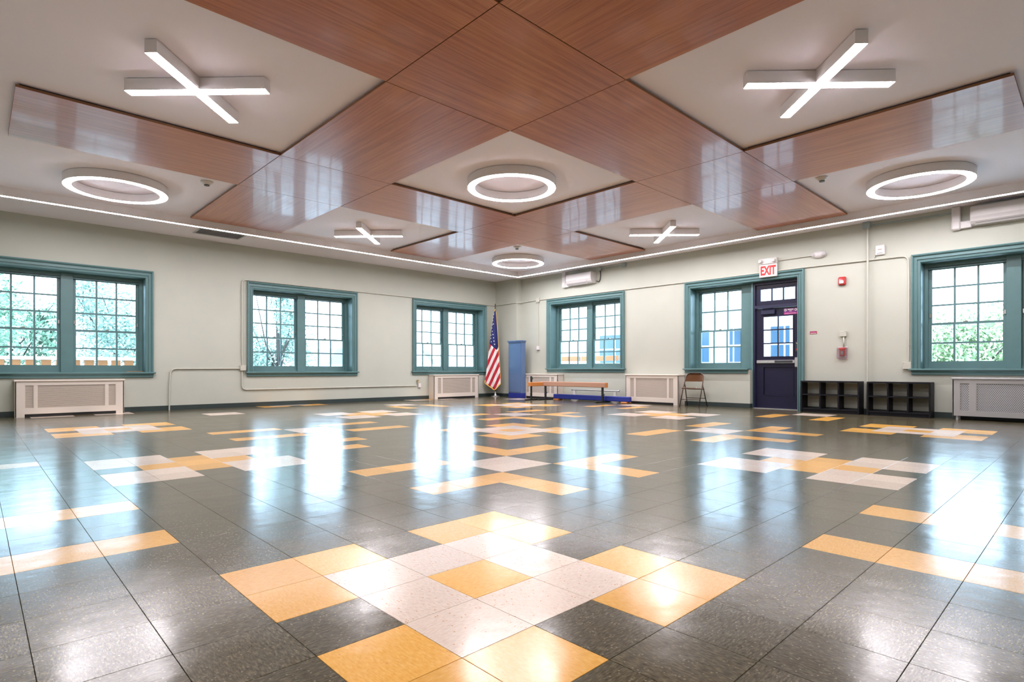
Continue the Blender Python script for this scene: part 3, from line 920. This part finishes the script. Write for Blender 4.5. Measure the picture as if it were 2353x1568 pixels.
for y in (-.68, .70):
    MB().prism([(y - .05, 0), (y + .05, 0), (y + .03, .26), (y - .03, .26)], 'x', -.03, .03).build('support', M['plastic_white'], t)
    MB().box(-.09, .09, y - .055, y + .055, 0, .025).build('base_plate', M['plastic_white'], t)

# tall cabinet in the corner
pm('cabinet_lacquer', (0.085, 0.15, 0.29), 0.25, coat=0.5, coat_rough=0.08)
t = empty('tall_cabinet', (12.055, 12.60, 0), -PI/2, 'tall narrow dark blue cabinet with a flat cap, in the corner', 'cabinet')
W_ = .57; D_ = .17
rbox(0, W_, -D_, 0, .14, 1.66, .004).build('body', M['cabinet_lacquer'], t)
rbox(.035, W_ - .035, -D_ - .012, -D_ + .004, .17, 1.63, .003).build('door', M['cabinet_lacquer'], t)
rbox(-.004, W_ + .004, -D_ - .004, 0, 0, .14, .003).build('plinth', M['vinyl_blue'], t)
rbox(-.012, W_ + .012, -D_ - .02, 0, 1.66, 1.685, .004).build('cornice', M['cabinet_lacquer'], t)
rbox(-.026, W_ + .026, -D_ - .036, 0, 1.695, 1.73, .004).build('cap', M['cabinet_lacquer'], t)
rbox(.0, W_ - .0, -D_ - .01, 0, 1.685, 1.695, .001).build('cap_bead', M['cabinet_lacquer'], t)

# ------------------------------------------------------------------ flag on its pole
m = pm('flag_stripes', (0.6, 0.05, 0.06), 0.75); nt_ = NT(m)
sp = nt_.t.nodes.new('ShaderNodeSeparateXYZ'); nt_.l(nt_.obj(), sp.inputs[0])
ph = nt_.math('DIVIDE', nt_.math('SUBTRACT', sp.outputs[0], nt_.math('MULTIPLY', sp.outputs[2], .46)), .185)
red = nt_.math('LESS_THAN', nt_.math('FRACT', nt_.math('ADD', ph, 20.12)), .5)
nt_.l(nt_.mix(red, (0.80, 0.72, 0.70), (0.45, 0.012, 0.03)), nt_.b.inputs['Base Color'])
pm('flag_blue', (0.012, 0.018, 0.12), 0.75)
FXX, FYY = 11.79, 13.10
t = empty('flag', (FXX, FYY, 0), YAW - PI/2, 'draped stars and stripes flag with gold fringe on a dark pole', 'flag')
MB().tube([(0, .04, .06), (0, .04, 2.83)], .016, 12).build('pole', M['pole_dark'], t, smooth=True, angle=.8)
MB().lathe([(0.14, 0), (.14, .025), (.05, .045), (.026, .10), (.026, .17), (0, .17)], 28, (0, .04, 0)).build('stand', M['steel'], t, smooth=True, angle=.7)
MB().lathe([(0, 2.92), (.012, 2.90), (.020, 2.865), (.012, 2.835), (0, 2.83)], 14, (0, .04, 0)).build('finial', M['pole_dark'], t, smooth=True)
ZT, ZB = 2.70, .26
def left_e(z):
    k = (ZT - z)/(ZT - .45)
    return -.02 - .30*min(k, 1)**.85
def right_e(z):
    k = (ZT - z)/(ZT - .45)
    return .015 + .155*min(k, 1)**.9
def fold(s, z):
    k = min(1, (ZT - z)/1.2)
    return -.05 + (.045*math.sin(s*7.2 + z*.7) + .018*math.sin(s*15 + 1.0))*k
def bottom(s):   # hanging tip
    return .43 - .21*(1 - abs(s - .62)/.62 if s < .62 else 1 - (s - .62)/.38)
def cloth(z_hi, z_lo, name, mat):
    mb = MB(); NSc, NR = 28, 24
    for r in range(NR + 1):
        for c in range(NSc + 1):
            s = c/NSc
            zh, zl = z_hi(s), z_lo(s)
            z = zh + (zl - zh)*r/NR
            x = left_e(z)*(1 - s) + right_e(z)*s
            mb.v.append((x, fold(s, z), z))
    for r in range(NR):
        for c in range(NSc):
            a0 = r*(NSc + 1) + c
            mb.f.append((a0, a0 + 1, a0 + NSc + 2, a0 + NSc + 1))
    o = mb.build(name, mat, t, smooth=True)
    md = o.modifiers.new('thickness', 'SOLIDIFY'); md.thickness = .004
    return o
split = lambda s: 1.66 - .20*min(s/.8, 1) + .10*max(0, s - .8)/.2
can = cloth(lambda s: ZT, split, 'canton', M['flag_blue'])
cloth(split, bottom, 'stripes', M['flag_stripes'])
star_px = [(188, 258), (193, 304), (199, 348), (204, 393), (176, 405), (183, 450), (191, 495), (199, 540), (164, 548), (206, 585), (169, 593), (213, 630), (177, 640), (221, 675)]
for sx_, sy_ in star_px:
    px, py = 1100 + sx_/6.03, 680 + sy_/6.03
    depth = FXX*math.cos(YAW) + FYY*math.sin(YAW)
    x = (px - 1176.5)/FPX*depth - (FXX*math.sin(YAW) - FYY*math.cos(YAW)); z = EYE + (849.9 - py)/FPX*depth
    le, re = left_e(z), right_e(z); s = min(.95, max(.05, (x - le)/(re - le)))
    mb = MB(); p = []
    for k in range(10):
        r_ = .024 if k % 2 == 0 else .0105
        p.append((r_*math.sin(k*PI/5), r_*math.cos(k*PI/5)))
    mb.prism(p, 'y', -.012, -.009)
    mb.build('star', M['flag_white'], can, (le*(1 - s) + re*s, fold(s, z), z))
fp = [(left_e(z) - .004, fold(0, z) - .004, z) for z in [1.62 - k*.1 for k in range(12)]]
fp += [(left_e(bottom(s))*(1 - s) + right_e(bottom(s))*s, fold(s, bottom(s)) - .004, bottom(s) - .012) for s in [k/12 for k in range(13)]]
fp += [(right_e(z) + .004, fold(1, z) - .004, z) for z in [.46 + k*.2 for k in range(12)]]
MB().tube(fp[11:25], .014, 6).build('fringe', M['fringe_gold'], t, smooth=True)
MB().tube(fp[25:], .007, 6).build('fringe', M['fringe_gold'], t, smooth=True)
MB().tube([(-.02, -.055, 2.66), (-.012, -.055, 2.70), (0, -.02, 2.73), (.014, -.05, 2.70)], .010, 6).build('tassel_cord', M['fringe_gold'], t, smooth=True)

# ------------------------------------------------------------------ wall-hung equipment, right wall
def onwall(name, y, z, label, cat, group=None):
    return empty(name, (XR, y, z), -PI/2, label, cat, group)
# exit sign with lamp heads
t = onwall('exit_sign', 4.935, 3.02, 'white EXIT sign with two lamp heads above the navy door', 'sign')
rbox(-.185, .185, -.095, -.045, -.195, .075, .006).build('sign_face', M['sign_white'], t)
rbox(-.18, .18, -.098, -.002, .08, .205, .010).build('battery_case', M['sign_white'], t)
text_part('lettering', 'EXIT', .26, M['sign_red'], t, (0, -.0965, -.065), (PI/2, 0, 0), .001, .60, bold=.010)
for u in (-.15, .13):
    hd = MB().lathe([(0, -.16), (.030, -.16), (.040, -.148), (.040, -.12), (.025, -.105)], 20, (u, 0, .145), 'y').build('lamp_head', M['plastic_white'], t, smooth=True, angle=.7)
    MB().lathe([(0, -.163), (.022, -.163), (.026, -.158)], 16, (u, 0, .145), 'y').build('reflector', M['brass'], hd)
# emergency light
t = onwall('emergency_light', 3.955, 3.165, 'small oval white emergency light right of the EXIT sign', 'emergency light')
b_ = MB().lathe([(0, -.075), (.05, -.07), (.085, -.045), (.095, -.012), (.09, -.001)], 28, (0, 0, 0), 'y').build('body', M['plastic_white'], t, smooth=True, angle=.8)
b_.scale = (1.45, 1, .80)
for u in (-.095, .095):
    hd = MB().lathe([(0, -.088), (.030, -.088), (.036, -.078), (.034, -.045)], 20, (u, 0, 0), 'y').build('lamp_head', M['fixture_white'], t, smooth=True, angle=.7)
    for k in range(6):
        a_ = k*PI/3
        MB().tube([(u + .010*math.cos(a_), -.090, .010*math.sin(a_)), (u + .027*math.cos(a_), -.0895, .027*math.sin(a_))], .004, 5).build('led', M['plastic_dark'], hd)
# fire alarm strobe
t = onwall('fire_strobe', 3.535, 2.585, 'square red fire alarm strobe high on the right wall', 'alarm')
rbox(-.068, .068, -.05, -.001, -.082, .082, .016).build('body', M['alarm_red'], t)
rbox(-.035, .035, -.075, -.048, -.052, .008, .010).build('lens', M['lens_white'], t)
MB().box(.058, .0595, -.051, -.045, -.045, .045).build('lettering', M['sign_white'], t)
# pull station under clear cover
t = onwall('fire_pull_station', 3.53, 1.05, 'red fire pull station under a clear cover, below a white box', 'alarm')
rbox(-.085, .085, -.012, -.001, 0, .245, .006).build('back_plate', M['plastic_white'], t)
st = rbox(-.046, .046, -.05, -.012, .06, .20, .008).build('station', M['alarm_red'], t)
rbox(-.062, .062, -.055, -.012, .195, .225, .006).build('hood', M['sign_red'], t)
rbox(-.03, .025, -.056, -.050, .085, .165, .002).build('instruction_plate', M['ink_dark'], st)
for k in range(3): MB().box(-.024, .019, -.0575, -.056, .100 + k*.022, .108 + k*.022).build('lettering', M['sign_white'], st)
MB().lathe([(0, -.058), (.011, -.058), (.011, -.050)], 14, (.026, 0, .070), 'y').build('lock', M['rubber'], st)
rbox(-.09, .09, -.085, -.0125, .012, .238, .014).build('clear_cover', M['clear_cover'], t)
for u in (-.076, .076):
    for z in (.05, .19): MB().lathe([(0, -.088), (.007, -.088), (.007, -.084)], 8, (u, 0, z), 'y').build('screw', M['chrome'], t)
t = onwall('junction_box', 3.52, 1.495, 'white square junction box just above the pull station', 'box', 'junction boxes')
rbox(-.06, .06, -.045, -.001, 0, .11, .006).build('box', M['conduit_paint'], t)
MB().lathe([(0, -.048), (.006, -.048), (.006, -.044)], 8, (.045, 0, .10), 'y').build('screw', M['rubber'], t)
MB().tube([(.012, -.022, 0), (.012, -.022, -.20)], .013, 10).build('nipple', M['conduit_paint'], t, smooth=True)
# small maroon plaque
t = onwall('wall_plaque', 4.066, 1.60, 'tiny maroon plaque on the wall right of the door', 'sign')
rbox(-.066, .066, -.006, -.001, -.028, .028, .001).build('plate', M['plaque_maroon'], t)
MB().box(-.035, .030, -.0068, -.006, .004, .018).build('lettering', M['sign_magenta'], t)
MB().box(-.055, .055, -.0068, -.006, -.018, -.006).build('lettering', M['sign_white'], t)
# white sensor / access point
t = onwall('wall_access_point', 2.895, 3.095, 'square white plastic box on the wall left of the far right window', 'box')
rbox(-.08, .08, -.045, -.002, -.095, .095, .014).build('body', M['plastic_white'], t)
MB().box(-.045, .045, -.0465, -.045, -.062, -.056).build('slot', M['ink_dark'], t)
MB().box(-.033, .033, -.0465, -.045, .005, .015).build('lettering', M['terracotta'], t)
MB().tube([(-.07, -.02, -.09), (-.085, -.015, -.13), (-.10, -.012, -.17)], .003, 6).build('lead', M['plastic_dark'], t)

# mini-split air conditioners
def aircon(y_left, z0, W, label, cover_side=-1, lead=False):
    t = onwall('air_conditioner', y_left, z0, label, 'air conditioner', 'wall air conditioners')
    Hh, D = .305, .235
    prof = [(-.002, .0), (-.12, .0), (-.175, .018), (-.215, .06), (-D, .11), (-D, .25), (-.222, .285), (-.20, Hh), (-.002, Hh)]
    MB().prism(prof, 'x', 0, W).build('body', M['plastic_white'], t)
    MB().prism([(-.20, .312), (-.238, .285), (-.247, .245), (-.247, .125), (-.238, .10), (-.236, .105), (-.236, .25), (-.224, .288)], 'x', .012, W - .012).build('front_panel', M['plastic_white'], t)
    fl_ = MB().prism([(-.155, .004), (-.222, .052), (-.240, .088), (-.248, .094), (-.232, .050), (-.160, -.006)], 'x', .055, W*.82).build('flap', M['plastic_white'], t)
    MB().prism([(-.12, -.001), (-.20, .030), (-.205, .026), (-.12, -.004)], 'x', .07, W*.80).build('outlet_shadow', M['plastic_dark'], t)
    for k in range(5):
        MB().prism([(-.13, .3065), (-.19, .3065), (-.19, .3085), (-.13, .3085)], 'x', .05 + k*(W - .1)/5, .05 + (k + .9)*(W - .1)/5).build('intake_slot', M['plastic_dark'], t)
    MB().box(W - .004, W + .002, -.242, -.236, .06, .30).build('seam', M['fixture_white'], t)
    # line-set cover: drops from the ceiling, elbows into the unit
    rbox(-.27, -.15, -.095, -.001, -.01, H - z0 - .002, .010).build('line_cover', M['plastic_white'], t)
    rbox(-.275, -.145, -.10, -.001, -.03, .14, .022).build('line_elbow', M['plastic_white'], t)
    rbox(-.15, .0, -.09, -.001, -.015, .105, .008).build('line_branch', M['plastic_white'], t)
    return t
aircon(10.49, 3.215, 0.90, 'short white wall air conditioner near the far corner of the right wall')
aircon(1.545, 3.285, 1.10, 'wide white wall air conditioner at the far right edge')

def jbox(x, y, z, rz, s, label, mat='conduit_paint'):
    t = empty('junction_box', (x, y, z), rz, label, 'box', 'junction boxes')
    rbox(-s/2, s/2, -.06, -.001, -s/2, s/2, .005).build('box', M[mat], t)
    for a, b in ((-1, 1), (1, -1)): MB().lathe([(0, -.062), (.005, -.062), (.005, -.059)], 8, (a*s*.38, 0, b*s*.38), 'y').build('screw', M['chrome'], t)
    return t
def conduit(path, r, label, mat='conduit_paint', clips=(), cat='conduit'):
    """path in world coordinates; clips: indices on the wall, (point, normal)"""
    t = empty('conduit', path[0], 0, label, cat, 'surface conduits')
    P0 = Vector(path[0])
    MB().tube([Vector(p) - P0 for p in bend(path, .10)], r, 10).build('pipe', M[mat], t, smooth=True, angle=.9)
    for c, ax in clips:
        q = Vector(c) - P0
        e_ = {'x': Vector((.012, 0, 0)), 'y': Vector((0, .012, 0)), 'z': Vector((0, 0, .012))}[ax]
        MB().tube([q - e_, q + e_], r + .005, 10).build('strap', M[mat], t)
    return t
r_ = .014
yw = YL - .022
conduit([(2.96, yw, .0), (2.965, yw, .50), (2.99, yw, .865), (4.35, yw, .875)], r_, 'pale conduit rising from the floor by the far left window, then running right', clips=[((2.965, yw, .42), 'z'), ((3.3, yw, .868), 'x'), ((3.95, yw, .873), 'x')])
jbox(4.415, YL, .885, 0, .12, 'pale junction box at the lower left corner of the middle window')
conduit([(4.415, yw, .945), (4.40, yw, 1.15), (4.40, yw, 2.885), (7.4, yw, 2.885), (8.8, yw, 2.885), (12.10, yw, 2.89)], r_, 'pale conduit up and over the middle window and on to the corner', clips=[((4.40, yw, 1.6), 'z'), ((4.40, yw, 2.3), 'z'), ((6, yw, 2.885), 'x'), ((8.0, yw, 2.885), 'x')])
conduit([(4.40, yw, .825), (4.40, yw, .395), (9.10, yw, .395)], r_, 'pale conduit running low below the middle window to an outlet', clips=[((5.2, yw, .395), 'x'), ((6.1, yw, .395), 'x'), ((7.0, yw, .395), 'x'), ((8.2, yw, .395), 'x')])
t = empty('wall_outlet', (9.19, YL, .40), 0, 'white wall outlet left of the cream radiator cover', 'outlet', 'wall outlets')
rbox(-.045, .045, -.05, -.001, -.06, .06, .006).build('box', M['plastic_white'], t)
for z in (-.025, .025): rbox(-.018, .018, -.053, -.05, z - .016, z + .016, .001).build('socket', M['fixture_white'], t)
MB().tube([(-.06, -.03, .03), (-.06, -.03, .12)], .012, 8).build('valve_stem', M['brass'], t)
rbox(-.085, -.035, -.055, -.005, .12, .16, .006).build('valve_body', M['brass'], t)
xw = XR - .022; xp = 12.13 - .022
conduit([(xp, YL - .05, 2.90), (xp, 12.49, 2.915), (xw, 12.40, 2.93), (xw, 11.83, 2.945)], r_, 'pale conduit crossing the pilaster behind the flag')
jbox(XR, 11.77, 2.945, -PI/2, .13, 'pale junction box high up between pilaster and right wall window')
conduit([(xw, 11.765, 2.88), (xw, 11.765, 1.56)], .010, 'thin pale conduit dropping to an outlet beside the right wall window', clips=[((xw, 11.765, 2.2), 'z')])
t = empty('wall_outlet', (XR, 11.765, 1.50), -PI/2, 'white wall outlet at the foot of the thin drop conduit', 'outlet', 'wall outlets')
rbox(-.055, .055, -.05, -.001, -.06, .06, .006).build('box', M['plastic_white'], t)
for z in (-.025, .025): rbox(-.018, .018, -.053, -.05, z - .016, z + .016, .001).build('socket', M['fixture_white'], t)
conduit([(xw, 11.70, 2.945), (xw, 8.70, 2.945), (xw, 6.90, 2.94), (xw, 4.20, 2.945), (xw, 2.46, 2.925), (xw, 2.445, 2.6), (xw, 2.45, .99)], r_, 'long pale conduit above the windows and door, ending down at the far right window', clips=[((xw, 10.0, 2.945), 'y'), ((xw, 7.8, 2.945), 'y'), ((xw, 5.8, 2.942), 'y'), ((xw, 2.75, 2.93), 'y'), ((xw, 2.446, 2.3), 'z'), ((xw, 2.448, 1.3), 'z')])
jbox(XR, 2.47, .92, -PI/2, .13, 'pale junction box at the lower left corner of the far right window')
conduit([(xw, 4.745, 3.16), (xw, 4.07, 3.165)], .011, 'short conduit from the EXIT sign to the emergency light', clips=[((xw, 4.4, 3.163), 'y')])
conduit([(xw - .037, 3.09, 3.535), (xw - .037, 3.09, .0)], .019, 'thick vertical pale conduit running down the wall behind the shelves', clips=[((xw - .037, 3.09, 3.15), 'z'), ((xw - .037, 3.09, 2.35), 'z'), ((xw - .037, 3.09, 1.2), 'z')])
jbox(XR - .03, 3.11, 3.595, -PI/2, .125, 'grey junction box under the ceiling on top of the thick conduit', 'conduit_grey')
conduit([(xw, 3.045, 3.585), (xw, 2.2, 3.575), (xw, 1.80, 3.575)], r_, 'pale conduit under the ceiling leading to the wide air conditioner', 'conduit_grey', clips=[((xw, 2.5, 3.577), 'y')])
jbox(XR, 9.44, 3.585, -PI/2, .10, 'grey junction box at the right end of the short air conditioner', 'conduit_grey')
jbox(XR, 8.66, 3.595, -PI/2, .11, 'grey junction box under the ceiling, farther right of the short air conditioner', 'conduit_grey')
conduit([(xw, 9.39, 3.585), (xw, 8.71, 3.59)], .011, 'short grey conduit between the two boxes by the short air conditioner', 'conduit_grey')
t = empty('power_cable', (XR - .02, 9.44, 3.535), 0, 'dark cable looping from the junction box into the short air conditioner', 'cable')
MB().tube([(0, 0, 0), (0, -.01, -.12), (0, .01, -.25), (0, .05, -.30), (0, .12, -.26)], .011, 8).build('cable', M['plastic_dark'], t, smooth=True)

# wires and twigs left on two sills
t = empty('loose_wires', (9.35, YL + .06, .812), 0, 'thin dark wires lying on the sill of the window beside the flag', 'cable')
for k, (x0, dx) in enumerate(((.0, .35), (.30, .45), (.75, .25))):
    MB().tube([(x0, .12, .18), (x0 + dx*.2, .05, .04), (x0 + dx*.5, 0, .004), (x0 + dx*.8, .06, .05), (x0 + dx, .14, .16)], .004, 6).build('wire', M['plastic_dark'], t, smooth=True)
t = empty('dry_twigs', (2.38, YL + .05, .802), 0, 'small dry twigs on the sill of the far left window', 'twigs')
for k in range(3):
    MB().tube([(-.15, .03*k, .006), (0, .03*k + .02, .012), (.13, .03*k - .01, .006)], .005, 6).build('twig', M['wood_orange'], t, smooth=True)

# ------------------------------------------------------------------ outdoors
g = MB().box(-60, 90, -60, 90, -1.0, -.8).build('lawn', M['lawn']); tag(g, 'pale ground outside the windows', 'ground', kind='structure')
def tree(x, y, zc, rx, rz_, n, mat, label, size=.10, trunk=True, seed=1, lump=14, ry=1.0):
    rnd = random.Random(seed)
    t = empty('tree', (x, y, -.8), 0, label, 'tree', 'trees outside the windows')
    z0 = zc + .8
    if trunk:
        MB().tube([(0, 0, 0), (.08, .03, z0*.5), (.02, -.05, z0)], [.14, .10, .05], 8).build('trunk', M['bark'], t, smooth=True)
        for k in range(7):
            a_ = k*2*PI/7 + rnd.random(); L = rx*(.5 + .4*rnd.random())
            MB().tube([(.05, 0, z0*.45 + .1*k), (math.cos(a_)*L*.5, math.sin(a_)*L*.5, z0*.75 + .1*k), (math.cos(a_)*L, math.sin(a_)*L, z0 + rz_*(.2 + .5*rnd.random()))], [.04, .025, .01], 6).build('branch', M['bark'], t, smooth=True)
    cs = []
    for k in range(lump):
        while True:
            p = Vector((rnd.uniform(-1, 1), rnd.uniform(-1, 1), rnd.uniform(-1, 1)))
            if p.length < 1: break
        cs.append((Vector((p.x*rx*.75, p.y*rx*.75*ry, z0 + p.z*rz_*.75)), rnd.uniform(.30, .48)))
    mb = MB()
    for k in range(n):
        c, rr = cs[k % lump]
        d = Vector((rnd.gauss(0, 1), rnd.gauss(0, 1), rnd.gauss(0, 1))).normalized()
        r3 = rr*(rnd.random()**.4)
        p = c + Vector((d.x*r3*rx, d.y*r3*rx*ry, d.z*r3*rz_))
        a_ = Vector((rnd.gauss(0, 1), rnd.gauss(0, 1), rnd.gauss(0, 1))).normalized()
        b_ = a_.cross(d); b_ = b_.normalized() if b_.length > .01 else Vector((1, 0, 0))
        s_ = size*rnd.uniform(.45, .95)
        i0_ = len(mb.v)
        mb.v += [tuple(p - a_*s_), tuple(p + b_*s_*.45), tuple(p + a_*s_), tuple(p - b_*s_*.45)]
        mb.f.append((i0_, i0_ + 1, i0_ + 2, i0_ + 3))
    me = bpy.data.meshes.new('foliage'); me.from_pydata(mb.v, [], mb.f); me.materials.append(M[mat])
    o = bpy.data.objects.new('foliage', me); C.objects.link(o); o.parent = t; o['kind'] = 'stuff'
tree(0.3, 21.0, 1.6, 1.8, 2.0, 9000, 'leaf_fresh', 'leafy tree outside the left half of the far left window', .10, True, 3)
tree(3.9, 22.4, 2.3, 2.2, 2.9, 11000, 'leaf_pale', 'pale leafy tree outside the right half of the far left window', .09, True, 4)
tree(-3.6, 22.5, 1.8, 2.2, 2.6, 5000, 'leaf_fresh', 'leafy tree outside, beyond the left edge of the far left window', .11, True, 5)
tree(8.1, 21.0, 2.2, 1.6, 2.7, 11000, 'leaf_pale', 'pale tree outside the left half of the middle window', .08, True, 6)
tree(21.0, 2.6, 1.25, 1.9, 1.65, 9000, 'leaf_olive', 'leafy tree outside the far right window', .10, True, 8)
tree(25.5, -1.2, 1.4, 2.3, 2.1, 5000, 'leaf_pale', 'pale leafy tree outside, beyond the far right window edge', .11, True, 9)
tree(1.4, 17.6, .35, 2.9, .75, 7000, 'leaf_fresh', 'low leafy hedge outside below the far left window', .08, False, 10, 26, .30)
tree(14.6, 24.0, .45, 1.3, .7, 1800, 'leaf_pale', 'low pale bush outside the window beside the flag', .08, False, 11, 10)
# low terracotta fence outside the far left window
t = empty('brick_fence', (0.5, 15.6, -.8), 0.05, 'low terracotta railing outside the far left window', 'fence')
rbox(-4, 4, -.06, .06, 1.86, 1.93, .01).build('coping', M['building_white'], t)
rbox(-4, 4, -.05, .05, 0, 1.55, .01).build('base_wall', M['building_white'], t)
for k in range(32): rbox(-3.95 + k*.25, -3.95 + k*.25 + .17, -.045, .045, 1.55, 1.86, .006).build('baluster', M['terracotta'], t)
# small gabled house outside the middle window
t = empty('gabled_house', (18.5, 31.0, -.8), 0, 'small white gabled house outside the middle window', 'house')
MB().box(-3.4, 3.4, 0, 4, 0, 2.0).build('wall', M['building_white'], t)
MB().prism([(-3.8, 1.95), (3.8, 1.95), (3.2, 2.9), (-3.2, 2.9)], 'y', -.3, 4.3).build('roof', M['roof_grey'], t)
MB().prism([(1.0, 1.9), (3.2, 1.9), (2.1, 3.0)], 'y', -.9, .5).build('gable', M['building_white'], t)
for k in range(4): 
    w_ = MB().box(-3.0 + k*1.5, -2.1 + k*1.5, -.03, .0, .7, 1.7).build('window', M['far_glass'], t)
# white building across the yard, seen through the right wall openings
t = empty('white_building', (20.5, 20.0, -.8), -PI/2, 'white neighbouring building with columns outside the door', 'building')
MB().box(-2, 15.2, .3, 3, 0, 5.2).build('wall', M['building_white'], t)
MB().box(-2.3, 15.5, -.9, 3.2, 3.95, 4.35).build('entablature', M['building_white'], t)
for x in (3.2, 6.4, 8.0, 10.4, 12.9, 14.9):
    rbox(x - .15, x + .15, -.75, -.45, 0, 3.95, .02).build('column', M['building_white'], t)
for x, w_ in ((4.1, 1.7), (8.3, 1.1), (9.95, .85), (11.75, .95), (13.3, .9)):
    f_ = MB().box(x - .06, x + w_ + .06, .24, .3, 1.85, 3.25).build('window', M['building_white'], t)
    for a_ in (0, 1):
        for c_ in (0, 1):
            pw = (w_ - .06)/2
            MB().box(x + a_*(pw + .06), x + a_*(pw + .06) + pw, .225, .24, 1.93 + c_*.66, 1.93 + c_*.66 + .60).build('pane', M['far_glass'], f_)
MB().box(-2, 15.2, -.9, -.86, 1.85, 1.92).build('rail', M['building_white'], t)
MB().box(-2, 15.2, -.9, -.86, 1.35, 1.42).build('rail', M['building_white'], t)
t = empty('orange_barrier', (16.2, 14.9, -.8), -PI/2, 'low orange barrier outside the right wall window', 'fence')
for k in range(9): rbox(k*.55, k*.55 + .47, -.04, .04, 1.96, 2.14, .01).build('board', M['terracotta'], t)
for k in (0, 4, 8): rbox(k*.55 + .2, k*.55 + .27, -.03, .03, 0, 1.96, .004).build('post', M['building_white'], t)
